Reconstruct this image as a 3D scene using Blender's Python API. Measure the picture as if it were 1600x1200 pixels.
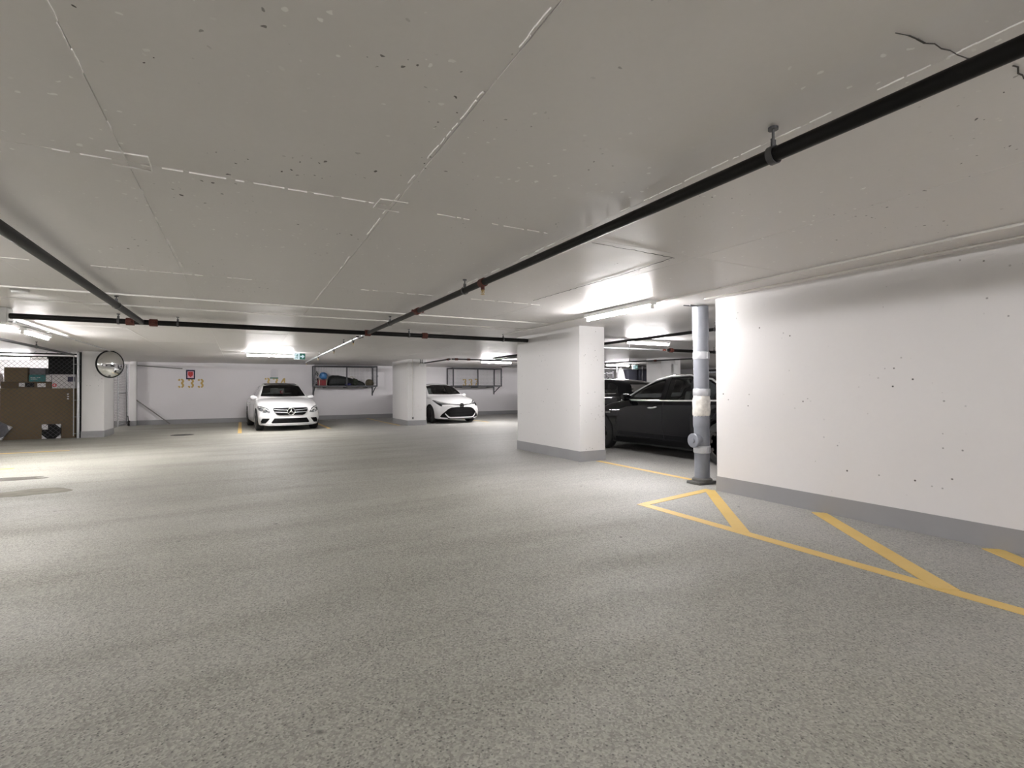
import bpy, bmesh, math, random
from mathutils import Vector, Matrix
from mathutils.bvhtree import BVHTree

for o in list(bpy.data.objects):
    bpy.data.objects.remove(o)
S = bpy.context.scene
COL = S.collection
R = math.radians
rnd = random.Random(7)

# ------------------------------------------------------------------ camera, world, exposure
CAM_H = 1.19
yaw, pitch, roll = 0.492, 0.01135, -0.00505
fw = Vector((math.sin(yaw) * math.cos(pitch), math.cos(yaw) * math.cos(pitch), math.sin(pitch)))
rt = Vector((math.cos(yaw), -math.sin(yaw), 0))
up = rt.cross(fw)
rt2 = math.cos(roll) * rt + math.sin(roll) * up
up2 = -math.sin(roll) * rt + math.cos(roll) * up
cd = bpy.data.cameras.new('camera')
cd.sensor_width = 36
cd.lens = 789 / 1600 * 36
cd.clip_start = 0.05
cam = bpy.data.objects.new('camera', cd)
COL.objects.link(cam)
mw = Matrix((rt2, up2, -fw)).transposed().to_4x4()
mw.translation = (0, 0, CAM_H)
cam.matrix_world = mw
S.camera = cam
W = bpy.data.worlds.new('world')
S.world = W
W.use_nodes = True
W.node_tree.nodes['Background'].inputs[0].default_value = (0.5, 0.5, 0.5, 1)
W.node_tree.nodes['Background'].inputs[1].default_value = 0.05
S.view_settings.view_transform = 'Standard'
S.view_settings.look = 'None'
S.view_settings.gamma = 1
S.view_settings.use_curve_mapping = False
S.view_settings.exposure = 1.78
CYC = S.cycles
CYC.max_bounces, CYC.diffuse_bounces, CYC.glossy_bounces, CYC.transmission_bounces = 6, 3, 3, 3
CYC.transparent_max_bounces = 10
CYC.caustics_reflective = CYC.caustics_refractive = False
CYC.adaptive_threshold = .05
TUBE = 130.0          # emission of the fluorescent tubes

# ------------------------------------------------------------------ helpers
def lin(v):
    v /= 255
    return v / 12.92 if v <= .04045 else ((v + .055) / 1.055) ** 2.4
def c8(r, g, b):
    return (lin(r), lin(g), lin(b))

def nodes(name):
    m = bpy.data.materials.new(name)
    m.use_nodes = True
    nt = m.node_tree
    return m, nt, nt.nodes['Principled BSDF']

def N(nt, t, **kw):
    n = nt.nodes.new(t)
    for k, v in kw.items():
        if k.startswith('i_'):
            n.inputs[k[2:].replace('_', ' ')].default_value = v
        else:
            setattr(n, k, v)
    return n

def ramp(nt, fac, a, b, ca=(0, 0, 0, 1), cb=(1, 1, 1, 1)):
    n = nt.nodes.new('ShaderNodeValToRGB')
    n.color_ramp.elements[0].position = a
    n.color_ramp.elements[1].position = b
    n.color_ramp.elements[0].color = ca
    n.color_ramp.elements[1].color = cb
    nt.links.new(fac, n.inputs[0])
    return n.outputs[0]

def mix(nt, fac, a, b, mode='MIX'):
    n = nt.nodes.new('ShaderNodeMix')
    n.data_type = 'RGBA'
    n.blend_type = mode
    for sock, v in ((n.inputs[0], fac), (n.inputs[6], a), (n.inputs[7], b)):
        if hasattr(v, 'links'):
            nt.links.new(v, sock)
        else:
            sock.default_value = v if not isinstance(v, tuple) else (*v[:3], 1)
    return n.outputs[2]

def math_n(nt, op, a, b=None):
    n = nt.nodes.new('ShaderNodeMath')
    n.operation = op
    for i, v in enumerate((a, b)):
        if v is None:
            continue
        if hasattr(v, 'links'):
            nt.links.new(v, n.inputs[i])
        else:
            n.inputs[i].default_value = v
    return n.outputs[0]

def pos(nt, scale=(1, 1, 1)):
    g = nt.nodes.new('ShaderNodeNewGeometry')
    mp = nt.nodes.new('ShaderNodeMapping')
    mp.inputs['Scale'].default_value = scale
    nt.links.new(g.outputs['Position'], mp.inputs['Vector'])
    return mp.outputs[0]

def noise(nt, vec, scale, detail=3, rough=.55):
    n = nt.nodes.new('ShaderNodeTexNoise')
    n.inputs['Scale'].default_value = scale
    n.inputs['Detail'].default_value = detail
    n.inputs['Roughness'].default_value = rough
    nt.links.new(vec, n.inputs['Vector'])
    return n.outputs['Fac']

def voro(nt, vec, scale, rand=1.0):
    n = nt.nodes.new('ShaderNodeTexVoronoi')
    n.inputs['Scale'].default_value = scale
    n.inputs['Randomness'].default_value = rand
    nt.links.new(vec, n.inputs['Vector'])
    return n

def bump(nt, bsdf, h, strength=.2, dist=.01):
    b = nt.nodes.new('ShaderNodeBump')
    b.inputs['Strength'].default_value = strength
    b.inputs['Distance'].default_value = dist
    nt.links.new(h, b.inputs['Height'])
    nt.links.new(b.outputs[0], bsdf.inputs['Normal'])

MAT = {}
def mk(name, col, rough=.5, metal=0., var=.08, scale=14, bmp=0., bscale=90, coat=0., spec=.5):
    m, nt, b = nodes(name)
    tc = nt.nodes.new('ShaderNodeTexCoord')
    f = noise(nt, tc.outputs['Object'], scale)
    lo = tuple(max(0, c * (1 - var)) for c in col)
    hi = tuple(min(1, c * (1 + var)) for c in col)
    nt.links.new(mix(nt, f, lo, hi), b.inputs['Base Color'])
    b.inputs['Roughness'].default_value = rough
    b.inputs['Metallic'].default_value = metal
    b.inputs['Coat Weight'].default_value = coat
    b.inputs['Coat Roughness'].default_value = .03
    b.inputs['Specular IOR Level'].default_value = spec
    if bmp:
        bump(nt, b, noise(nt, tc.outputs['Object'], bscale, 4), bmp, .004)
    MAT[name] = m
    return m

def obj(name, me, mat=None, parent=None):
    o = bpy.data.objects.new(name, me)
    COL.objects.link(o)
    if mat is not None and len(me.materials) == 0:
        me.materials.append(MAT[mat] if isinstance(mat, str) else mat)
    if parent:
        o.parent = parent
    return o

def tag(o, label, cat, group=None):
    o['label'] = label
    o['category'] = cat
    if group:
        o['group'] = group
    return o

def thing(name, label, cat, loc=(0, 0, 0), rz=0, group=None):
    o = bpy.data.objects.new(name, None)
    o.empty_display_size = .1
    COL.objects.link(o)
    o.location = loc
    o.rotation_euler = (0, 0, rz)
    return tag(o, label, cat, group)

class MB:
    """collects simple shapes into one mesh"""
    def __init__(s):
        s.v = []; s.f = []; s.sm = []
    def add(s, vs, fs, smooth=False):
        n = len(s.v)
        s.v += [tuple(p) for p in vs]
        for f in fs:
            s.f.append(tuple(i + n for i in f)); s.sm.append(smooth)
        return s
    def box(s, x0, x1, y0, y1, z0, z1, bev=0.):
        if bev:
            return s.bbox(x0, x1, y0, y1, z0, z1, bev)
        vs = [(x, y, z) for z in (z0, z1) for y in (y0, y1) for x in (x0, x1)]
        return s.add(vs, [(0, 2, 3, 1), (4, 5, 7, 6), (0, 1, 5, 4), (2, 6, 7, 3), (0, 4, 6, 2), (1, 3, 7, 5)])
    def bbox(s, x0, x1, y0, y1, z0, z1, bev):
        bm = bmesh.new()
        bmesh.ops.create_cube(bm, size=1)
        for v in bm.verts:
            v.co = ((x0 + x1) / 2 + v.co.x * (x1 - x0), (y0 + y1) / 2 + v.co.y * (y1 - y0), (z0 + z1) / 2 + v.co.z * (z1 - z0))
        bmesh.ops.bevel(bm, geom=bm.edges[:], offset=bev, segments=2, affect='EDGES', profile=.6)
        bm.verts.index_update()
        s.add([v.co for v in bm.verts], [[v.index for v in f.verts] for f in bm.faces], True)
        bm.free()
        return s
    def bar(s, a, b, w, h, upv=(0, 0, 1)):
        a, b = Vector(a), Vector(b)
        d = (b - a).normalized()
        u = Vector(upv)
        if abs(d.dot(u)) > .99:
            u = Vector((0, 1, 0))
        sd = d.cross(u).normalized() * w / 2
        u = sd.cross(d).normalized() * h / 2
        vs = [a - sd - u, a + sd - u, a + sd + u, a - sd + u, b - sd - u, b + sd - u, b + sd + u, b - sd + u]
        return s.add(vs, [(3, 2, 1, 0), (4, 5, 6, 7), (0, 1, 5, 4), (1, 2, 6, 5), (2, 3, 7, 6), (3, 0, 4, 7)])
    def tube(s, pts, r, n=12, cap=True, closed=False):
        pts = [Vector(p) for p in pts]
        m = len(pts)
        vs = []; fs = []
        ref = None
        for i, p in enumerate(pts):
            if closed:
                d = (pts[(i + 1) % m] - pts[i - 1]).normalized()
            else:
                d = (pts[min(i + 1, m - 1)] - pts[max(i - 1, 0)]).normalized()
            if ref is None:
                ref = Vector((0, 0, 1)) if abs(d.z) < .9 else Vector((1, 0, 0))
            x = d.cross(ref).normalized()
            y = x.cross(d).normalized()
            ref = y
            rr = r[i] if isinstance(r, (list, tuple)) else r
            for k in range(n):
                a = 2 * math.pi * k / n
                vs.append(p + x * math.cos(a) * rr + y * math.sin(a) * rr)
        for i in range(m if closed else m - 1):
            j = (i + 1) % m
            for k in range(n):
                fs.append((i * n + k, i * n + (k + 1) % n, j * n + (k + 1) % n, j * n + k))
        s.add(vs, fs, True)
        if cap and not closed:
            b0 = len(s.v) - len(vs)
            s.f.append(tuple(b0 + k for k in range(n))[::-1]); s.sm.append(False)
            s.f.append(tuple(b0 + (m - 1) * n + k for k in range(n))); s.sm.append(False)
        return s
    def lathe(s, prof, origin, axis='z', n=24, rot=None):
        """prof: (radius, height) pairs"""
        o = Vector(origin)
        vs = []; fs = []
        for r, h in prof:
            for k in range(n):
                a = 2 * math.pi * k / n
                c, q = math.cos(a) * r, math.sin(a) * r
                p = {'z': (c, q, h), 'y': (c, h, q), 'x': (h, c, q)}[axis]
                p = Vector(p)
                if rot:
                    p = rot @ p
                vs.append(o + p)
        m = len(prof)
        for i in range(m - 1):
            for k in range(n):
                fs.append((i * n + k, i * n + (k + 1) % n, (i + 1) * n + (k + 1) % n, (i + 1) * n + k))
        fs.append(tuple(range(n))[::-1])
        fs.append(tuple((m - 1) * n + k for k in range(n)))
        return s.add(vs, fs, True)
    def prism(s, poly, fn, t0, t1):
        """poly of 2D points; fn(u, v, t) -> 3D"""
        n = len(poly)
        vs = [fn(u, v, t0) for u, v in poly] + [fn(u, v, t1) for u, v in poly]
        fs = [tuple(range(n))[::-1], tuple(range(n, 2 * n))]
        fs += [(i, (i + 1) % n, n + (i + 1) % n, n + i) for i in range(n)]
        return s.add(vs, fs)
    def mesh(s, name):
        me = bpy.data.meshes.new(name)
        me.from_pydata(s.v, [], s.f)
        me.polygons.foreach_set('use_smooth', s.sm)
        bm = bmesh.new(); bm.from_mesh(me)
        bmesh.ops.recalc_face_normals(bm, faces=bm.faces[:])
        bm.to_mesh(me); bm.free()
        if any(s.sm):
            me.set_sharp_from_angle(angle=R(40))
        me.update()
        return me
    def build(s, name, mat, parent=None):
        return obj(name, s.mesh(name), mat, parent)

def struct(o):
    o['kind'] = 'structure'
    return o

# ------------------------------------------------------------------ materials
def wall_material(name, col, pits=.5):
    m, nt, b = nodes(name)
    p = pos(nt)
    big = noise(nt, p, .9, 2)
    fine = noise(nt, p, 26, 2)
    c = mix(nt, big, tuple(k * .95 for k in col), tuple(min(1, k * 1.03) for k in col))
    c = mix(nt, math_n(nt, 'MULTIPLY', fine, .12), c, tuple(k * .8 for k in col))
    # small bug holes in the cast concrete, in loose clusters
    vo = voro(nt, p, 15)
    hole = ramp(nt, vo.outputs['Distance'], .07, .15, (1, 1, 1, 1), (0, 0, 0, 1))
    pick = ramp(nt, vo.outputs['Color'], .54, .58)
    clus = ramp(nt, noise(nt, p, 1.6, 2), .50, .58)
    msk = math_n(nt, 'MULTIPLY', math_n(nt, 'MULTIPLY', hole, pick), math_n(nt, 'MULTIPLY', clus, pits))
    c = mix(nt, msk, c, (.05, .045, .04))
    nt.links.new(c, b.inputs['Base Color'])
    b.inputs['Roughness'].default_value = .55
    bump(nt, b, noise(nt, p, 30, 2), .12, .006)
    MAT[name] = m
wall_material('white_wall_paint', (.80, .785, .785), 1.0)
wall_material('far_wall_paint', (.83, .805, .825), .25)
wall_material('column_paint', (.80, .79, .785), .6)

def ceiling_material():
    m, nt, b = nodes('ceiling_paint')
    p = pos(nt)
    big = noise(nt, p, .7, 2)
    fine = noise(nt, p, 40, 1)
    col = (.785, .76, .745)
    c = mix(nt, big, tuple(k * .93 for k in col), tuple(k * 1.05 for k in col))
    c = mix(nt, math_n(nt, 'MULTIPLY', fine, .16), c, tuple(k * .8 for k in col))
    wn = nt.nodes.new('ShaderNodeVectorMath'); wn.operation = 'MULTIPLY_ADD'
    nz = nt.nodes.new('ShaderNodeTexNoise'); nz.inputs['Scale'].default_value = 34; nz.inputs['Detail'].default_value = 1
    nt.links.new(p, nz.inputs['Vector'])
    nt.links.new(nz.outputs['Color'], wn.inputs[0]); wn.inputs[1].default_value = (.03, .03, 0); nt.links.new(p, wn.inputs[2])
    pw = wn.outputs[0]
    vo = voro(nt, pw, 21)
    sc_ = nt.nodes.new('ShaderNodeSeparateColor'); nt.links.new(vo.outputs['Color'], sc_.inputs[0])
    fl = ramp(nt, math_n(nt, 'SUBTRACT', vo.outputs['Distance'], math_n(nt, 'MULTIPLY', sc_.outputs[1], .20)), .0, .03, (1, 1, 1, 1), (0, 0, 0, 1))
    pick = ramp(nt, sc_.outputs[0], .45, .47)
    clus = ramp(nt, noise(nt, p, 1.15, 2), .47, .57)
    white = math_n(nt, 'MULTIPLY', math_n(nt, 'MULTIPLY', fl, pick), clus)
    c = mix(nt, white, c, (.97, .96, .94))
    p2 = pos(nt, (1, 1, 1))
    vo2 = voro(nt, pw, 27)
    sd_ = nt.nodes.new('ShaderNodeSeparateColor'); nt.links.new(vo2.outputs['Color'], sd_.inputs[0])
    ho = ramp(nt, math_n(nt, 'SUBTRACT', vo2.outputs['Distance'], math_n(nt, 'MULTIPLY', sd_.outputs[1], .18)), .0, .04, (1, 1, 1, 1), (0, 0, 0, 1))
    pick2 = ramp(nt, sd_.outputs[0], .58, .60)
    mp = nt.nodes.new('ShaderNodeMapping')
    mp.inputs['Location'].default_value = (7.3, 4.1, 0)
    nt.links.new(p2, mp.inputs[0])
    clus2 = ramp(nt, noise(nt, mp.outputs[0], 1.3, 2), .53, .62)
    dark = math_n(nt, 'MULTIPLY', math_n(nt, 'MULTIPLY', ho, pick2), clus2)
    c = mix(nt, dark, c, (.06, .05, .045))
    nt.links.new(c, b.inputs['Base Color'])
    nt.links.new(ramp(nt, big, .2, .8, (.38, .38, .38, 1), (.50, .50, .50, 1)), b.inputs['Roughness'])
    b.inputs['Specular IOR Level'].default_value = .42
    # trowelled waves
    wv = noise(nt, pos(nt, (.8, 2.4, 1)), 1.4, 1)
    bump(nt, b, wv, .11, .036)
    MAT['ceiling_paint'] = m
ceiling_material()

def floor_material():
    m, nt, b = nodes('concrete_floor')
    p = pos(nt)
    big = noise(nt, pos(nt, (.55, .8, 1)), .75, 4, .6)
    streak = noise(nt, pos(nt, (.35, 1.6, 1)), 1.0, 3, .6)
    c = mix(nt, ramp(nt, big, .3, .7), (.265, .260, .220), (.395, .387, .345))
    c = mix(nt, math_n(nt, 'MULTIPLY', ramp(nt, streak, .46, .68), .6), c, (.215, .209, .174))
    # cleaner, cooler strip along the walls and in the bays, away from the tyre tracks
    sx = nt.nodes.new('ShaderNodeSeparateXYZ')
    nt.links.new(p, sx.inputs[0])
    wob = math_n(nt, 'ADD', sx.outputs[0], math_n(nt, 'MULTIPLY', math_n(nt, 'SUBTRACT', big, .5), 1.6))
    clean = ramp(nt, math_n(nt, 'MULTIPLY', math_n(nt, 'SUBTRACT', wob, 2.2), .5), 0, 1)
    c = mix(nt, math_n(nt, 'MULTIPLY', clean, .7), c, (.46, .457, .465))
    # exposed aggregate
    v1 = voro(nt, p, 120)
    sp = ramp(nt, v1.outputs['Color'], .1, .9)
    c = mix(nt, .38, c, mix(nt, sp, (.09, .09, .08), (.60, .59, .52)))
    v2 = voro(nt, p, 64)
    dk = math_n(nt, 'MULTIPLY', ramp(nt, v2.outputs['Distance'], .15, .34, (1, 1, 1, 1), (0, 0, 0, 1)), ramp(nt, v2.outputs['Color'], .52, .58))
    c = mix(nt, math_n(nt, 'MULTIPLY', dk, .75), c, (.06, .06, .058))
    v3 = voro(nt, p, 3.1)
    sp3 = math_n(nt, 'MULTIPLY', ramp(nt, v3.outputs['Distance'], .02, .06, (1, 1, 1, 1), (0, 0, 0, 1)), ramp(nt, v3.outputs['Color'], .55, .57))
    c = mix(nt, sp3, c, (.05, .05, .048))
    nt.links.new(c, b.inputs['Base Color'])
    b.inputs['Specular IOR Level'].default_value = .38
    rr = ramp(nt, streak, .3, .7, (.55, .55, .55, 1), (.74, .74, .74, 1))
    nt.links.new(rr, b.inputs['Roughness'])
    bump(nt, b, v1.outputs['Distance'], .35, .004)
    MAT['concrete_floor'] = m
floor_material()

def paint_line_material():
    m, nt, b = nodes('yellow_line_paint')
    p = pos(nt)
    c = mix(nt, noise(nt, p, 3, 4), (.68, .45, .11), (.80, .58, .20))
    worn = ramp(nt, noise(nt, p, 38, 6, .7), .62, .74)
    c = mix(nt, math_n(nt, 'MULTIPLY', worn, .6), c, (.34, .31, .25))
    nt.links.new(c, b.inputs['Base Color'])
    b.inputs['Roughness'].default_value = .5
    bump(nt, b, noise(nt, p, 120, 3), .2, .003)
    MAT['yellow_line_paint'] = m
paint_line_material()

mk('grey_skirting_paint', (.31, .31, .318), .5, var=.10, scale=3, bmp=.1)
mk('black_pipe', (.007, .0065, .0065), .42, .0, var=.25, spec=.22)
mk('dark_steel', (.10, .10, .105), .4, .6, var=.2)
mk('galvanised_steel', (.50, .51, .53), .38, .8, var=.15, scale=30)
mk('rusty_red_iron', (.12, .035, .025), .6, .2, var=.5, scale=40, bmp=.2)
mk('white_conduit', (.68, .66, .63), .45, var=.08)
mk('seam_white', (.82, .80, .77), .7, var=.15, scale=60)
mk('crack_dark', (.06, .055, .05), .8)
mk('lamp_housing', (.80, .80, .79), .4)
mk('chrome', (.75, .75, .76), .12, 1., var=.02)
mk('louvre_grey', (.36, .36, .37), .5, .3, var=.05)
mk('satin_trim', (.80, .80, .81), .34, .75, var=.02)
mk('brass', (.55, .40, .18), .3, 1., var=.1)
mk('car_white', (.72, .72, .725), .28, 0, var=.01, coat=1.0)
mk('car_black', (.004, .004, .005), .3, 0, var=.1, coat=.7, spec=0.)
mk('car_dark_trim', (.005, .005, .0055), .6, 0, var=.2, spec=.06)
mk('rubber', (.012, .012, .012), .75, bmp=.15)
mk('rim_silver', (.46, .46, .47), .25, .9)
mk('rim_dark', (.045, .04, .038), .35, .6)
mk('interior_dark', (.018, .018, .02), .7)
mk('interior_grey', (.14, .14, .145), .8)
mk('headlight_body', (.09, .095, .10), .2, .2, var=.6, scale=30, coat=1.)
mk('tail_red', (.30, .01, .012), .15, coat=1.)
mk('cardboard', (.155, .112, .066), .85, var=.12, scale=5, bmp=.1)
mk('cardboard_dark', (.105, .076, .046), .85, var=.15, scale=5)
mk('carton_white', (.62, .60, .62), .6, var=.06)
mk('label_white', (.66, .66, .68), .6)
mk('teal_card', (.02, .15, .16), .5)
mk('black_plastic', (.011, .011, .012), .55, var=.25, spec=.15)
mk('grey_foil', (.11, .11, .125), .4, var=.7, scale=9)
mk('red_card', (.25, .012, .02), .55, var=.3, scale=60)
mk('sign_navy', (.012, .008, .045), .5)
mk('sign_red', (.72, .06, .06), .5)
mk('sign_pink', (.80, .45, .55), .5)
mk('sign_green', (.02, .16, .10), .5)
mk('stencil_ochre', (.60, .42, .15), .6, var=.2, scale=30)
mk('downpipe_grey', (.21, .22, .25), .42, .1, var=.22, scale=6, bmp=.1, bscale=40)
mk('clamp_band', (.50, .51, .54), .35, .3, var=.15, scale=40, bmp=.2)
mk('patch_plaster', (.64, .62, .58), .8, var=.4, scale=20, bmp=.5, bscale=30)
mk('bag_black', (.014, .017, .016), .55, var=.4, scale=20, bmp=.4, bscale=25)
mk('foliage_dark', (.018, .026, .014), .8, var=.6, scale=40)
mk('blue_plastic', (.06, .22, .50), .4, var=.6, scale=12)
mk('navy_cloth', (.02, .02, .12), .7, var=.3)
mk('brown_wicker', (.11, .09, .055), .8, var=.5, scale=60, bmp=.5)
mk('cream_strap', (.55, .50, .38), .7)
mk('maroon', (.15, .015, .02), .6, var=.2)
mk('white_plastic', (.70, .70, .69), .4)
mk('pale_bag', (.60, .56, .60), .6, var=.1, bmp=.4, bscale=12)
mk('navy_door', (.028, .030, .045), .5, var=.2)
mk('drain_iron', (.10, .098, .092), .7, .2, var=.3, bmp=.3)
mk('puddle_stain', (.235, .225, .185), .8, var=.5, scale=6, spec=.15)
mk('mesh_wire', (.10, .10, .105), .45, .6)
mk('rack_steel', (.085, .085, .095), .5, .3)
mk('timber_grey', (.20, .195, .19), .7)

def emit_mat(name, col, st, base=(.9, .9, .9)):
    m, nt, b = nodes(name)
    tc = nt.nodes.new('ShaderNodeTexCoord')
    f = noise(nt, tc.outputs['Object'], 2)
    nt.links.new(mix(nt, f, tuple(k * .97 for k in col), col), b.inputs['Emission Color'])
    b.inputs['Base Color'].default_value = (*base, 1)
    b.inputs['Emission Strength'].default_value = st
    MAT[name] = m
emit_mat('tube_glow', (1.0, .97, .965), TUBE)
emit_mat('tube_glow_soft', (1.0, .97, .965), TUBE * .72)
emit_mat('tube_glow_high', (1.0, .97, .965), TUBE * 1.35)
emit_mat('exit_green_glow', (.01, .12, .09), .12, (.01, .10, .07))
emit_mat('exit_white_glow', (.70, .92, 1.0), .16, (.45, .52, .55))

def glass_mat(name, tint, rough=.02):
    m, nt, b = nodes(name)
    nt.nodes.remove(b)
    tr = nt.nodes.new('ShaderNodeBsdfTransparent')
    gl = nt.nodes.new('ShaderNodeBsdfGlossy')
    gl.inputs['Roughness'].default_value = rough
    tc = nt.nodes.new('ShaderNodeTexCoord')
    nt.links.new(mix(nt, noise(nt, tc.outputs['Object'], 2), tuple(k * .95 for k in tint), tint), tr.inputs[0])
    fr = nt.nodes.new('ShaderNodeFresnel')
    fr.inputs['IOR'].default_value = 1.5
    ms = nt.nodes.new('ShaderNodeMixShader')
    nt.links.new(fr.outputs[0], ms.inputs[0])
    nt.links.new(tr.outputs[0], ms.inputs[1])
    nt.links.new(gl.outputs[0], ms.inputs[2])
    nt.links.new(ms.outputs[0], nt.nodes['Material Output'].inputs[0])
    MAT[name] = m
glass_mat('car_glass', (.36, .39, .38))
glass_mat('tinted_glass', (.42, .44, .44))
m_, nt_, b_ = nodes('mirror_face')
b_.inputs['Metallic'].default_value = 1
b_.inputs['Roughness'].default_value = .04
tc_ = nt_.nodes.new('ShaderNodeTexCoord')
nt_.links.new(mix(nt_, noise(nt_, tc_.outputs['Object'], 5), (.80, .80, .80), (.86, .86, .86)), b_.inputs['Base Color'])
MAT['mirror_face'] = m_

# ------------------------------------------------------------------ the setting
HC = 2.24
X0, X1, Y0, Y1 = -9.0, 21.0, -9.0, 22.0
fl = struct(MB().box(X0 - .2, X1 + .2, Y0 - .2, Y1 + .2, -.2, 0).build('floor', 'concrete_floor'))
ce = struct(MB().box(X0 - .2, X1 + .2, Y0 - .2, Y1 + .2, HC + .006, HC + .25).build('ceiling', 'ceiling_paint'))
struct(MB().box(X0 - .2, X1 + .2, Y1, Y1 + .2, 0, HC + .006).build('wall_far', 'far_wall_paint'))
struct(MB().box(X0 - .2, X1 + .2, Y0 - .2, Y0, 0, HC + .006).build('wall_back', 'white_wall_paint'))
struct(MB().box(X0 - .2, X0, Y0, Y1, 0, HC + .006).build('wall_left', 'white_wall_paint'))
struct(MB().box(X1, X1 + .2, Y0, Y1, 0, HC + .006).build('wall_bay', 'white_wall_paint'))
struct(MB().box(4.90, 5.20, Y0, 4.08, 0, HC + .006).build('wall_right', 'white_wall_paint'))
SK = .17
def skirt(name, x0, x1, y0, y1):
    struct(MB().box(x0, x1, y0, y1, 0, SK).build(name, 'grey_skirting_paint'))
skirt('baseboard_far', X0, X1, Y1 - .008, Y1)
mb = MB().box(4.892, 4.90, Y0, 4.08, 0, SK).box(4.892, 5.208, 4.08, 4.088, 0, SK)
struct(mb.build('baseboard_right', 'grey_skirting_paint'))
# concrete piers (part of the building)
def pier(nm, x0, x1, y0, y1):
    o = struct(MB().box(x0, x1, y0, y1, 0, HC + .006, .012).build(nm, 'column_paint'))
    g = .007
    MB().box(x0 - g, x1 + g, y0 - g, y0, 0, SK).box(x0 - g, x1 + g, y1, y1 + g, 0, SK) \
        .box(x0 - g, x0, y0, y1, 0, SK).box(x1, x1 + g, y0, y1, 0, SK).build('painted_skirting', 'grey_skirting_paint', o)
    return o
pier('wall_pier', 4.90, 5.42, 6.79, 8.92)
pier('wall_column', 4.94, 5.59, 16.66, 18.60)
pier('wall_corner_column', -3.65, -3.18, 16.79, 17.92)
pier('wall_bay_column', 12.45, 13.35, 12.6, 13.3)
pier('wall_pilaster', -3.42, -3.24, 21.75, 22.0)

# ceiling formwork panels, 1.22 x 2.49 m, cast slightly uneven
PW, PL = 1.22, 2.49
panel_me = None
for ix in range(-2, 5):
    for iy in range(-1, 8):
        x = -.46 + ix * PW
        y = 2.84 + (iy - 1) * PL
        if panel_me is None:
            e = .0018
            mbp = MB()
            mbp.add([(0, 0, .0), (PW, 0, 0), (PW, PL, 0), (0, PL, 0), (e, e, -.006), (PW - e, e, -.006), (PW - e, PL - e, -.006), (e, PL - e, -.006),
                     ], [(4, 5, 6, 7), (0, 1, 5, 4), (1, 2, 6, 5), (2, 3, 7, 6), (3, 0, 4, 7), (0, 3, 2, 1)])
            panel_me = mbp.mesh('ceiling_panel')
            panel_me.materials.append(MAT['ceiling_paint'])
        o = obj('ceiling_panel', panel_me, None, ce)
        o.location = (x, y, HC + .006 + rnd.uniform(-.0018, .0004))
        o.rotation_euler = (rnd.uniform(-.0005, .0005), rnd.uniform(-.0010, .0010), 0)
# flaking paint ridges left along the joints
def ridge(a, b, duty=.6, w=.0062, seed=0):
    duty = min(.95, duty + .22)
    r = random.Random(seed)
    a, b = Vector(a), Vector(b)
    L = (b - a).length
    d = (b - a).normalized()
    s = Vector((-d.y, d.x, 0))
    mbp = MB(); t = 0
    while t < L:
        l = r.uniform(.02, .16)
        if r.random() < duty:
            ww = w * r.uniform(.35, 1.0)
            of = r.uniform(-.003, .003)
            n = max(2, int(l / .03))
            for k in range(n):
                q0 = a + d * (t + l * k / n) + s * (of + r.uniform(-.002, .002))
                q1 = a + d * (t + l * (k + 1.08) / n) + s * (of + r.uniform(-.002, .002))
                mbp.bar(q0, q1, ww * r.uniform(.5, 1), .006)
        t += l + r.uniform(0, .05)
    o = mbp.build('paint_ridge', 'seam_white', ce)
zz = HC - .003
for k, (a, b, du) in enumerate([
        ((-.88, 2.84), (-.5, 2.84), .35), ((-.41, 2.85), (.74, 2.84), .8), ((.80, 2.84), (1.83, 2.86), .55),
        ((-1.8, 5.30), (-.49, 5.34), .9), ((-.45, 5.34), (.12, 5.33), .45), ((.75, 5.34), (1.82, 5.34), .5),
        ((-.46, 3.05), (-.44, 5.24), .3), ((-.46, 1.6), (-.46, 2.7), .35), ((.75, 1.1), (.74, 2.75), .45), ((.74, 2.9), (.75, 5.3), .2),
        ((1.97, .5), (1.97, 2.9), .45), ((1.97, 2.9), (1.95, 5.2), .3), ((.75, 5.4), (.75, 7.3), .5), ((1.97, 5.33), (3.2, 5.33), .5), ((3.0, 7.82), (4.3, 7.82), .6)]):
    ridge((a[0], a[1], zz), (b[0], b[1], zz), du, seed=k)
# patched squares at panel corners
for k, (cx, cy) in enumerate(((.74, 2.84), (-.45, 2.83))):
    mbp = MB()
    r = random.Random(k + 40)
    q = [(cx - .07, cy - .08), (cx + .08, cy - .09), (cx + .075, cy + .08), (cx - .075, cy + .07)]
    for i in range(4):
        a, b = q[i], q[(i + 1) % 4]
        if r.random() < .8:
            mbp.bar((*a, zz), (*b, zz), .004, .006)
    mbp.build('paint_ridge', 'seam_white', ce)
# hairline cracks
def crack(pts, w, seed):
    r = random.Random(seed)
    mbp = MB()
    P = []
    for i in range(len(pts) - 1):
        a, b = Vector(pts[i]), Vector(pts[i + 1])
        n = max(2, int((b - a).length / .035))
        for k in range(n):
            P.append(a.lerp(b, k / n) + Vector((r.uniform(-.006, .006), r.uniform(-.006, .006), 0)))
    P.append(Vector(pts[-1]))
    for i in range(len(P) - 1):
        mbp.bar(P[i], P[i + 1], w * r.uniform(.4, 1.2), .002)
    mbp.build('crack', 'crack_dark', ce)
zc = HC - .0055
CRACK_A = ((1.70, .76), (1.825, .742), (1.932, .731), (2.033, .712), (2.102, .705))
CRACK_B = ((2.202, .659), (2.274, .67), (2.332, .674), (2.45, .655))
CRA = [(x, y, zc) for x, y in CRACK_A]
CRB = [(x, y, zc) for x, y in CRACK_B]
crack(CRA, .0045, 1)
crack(CRB, .0045, 2)
crack([(3.05, 2.93, zc), (2.6, 2.90, zc), (2.2, 2.89, zc)], .004, 3)
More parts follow.
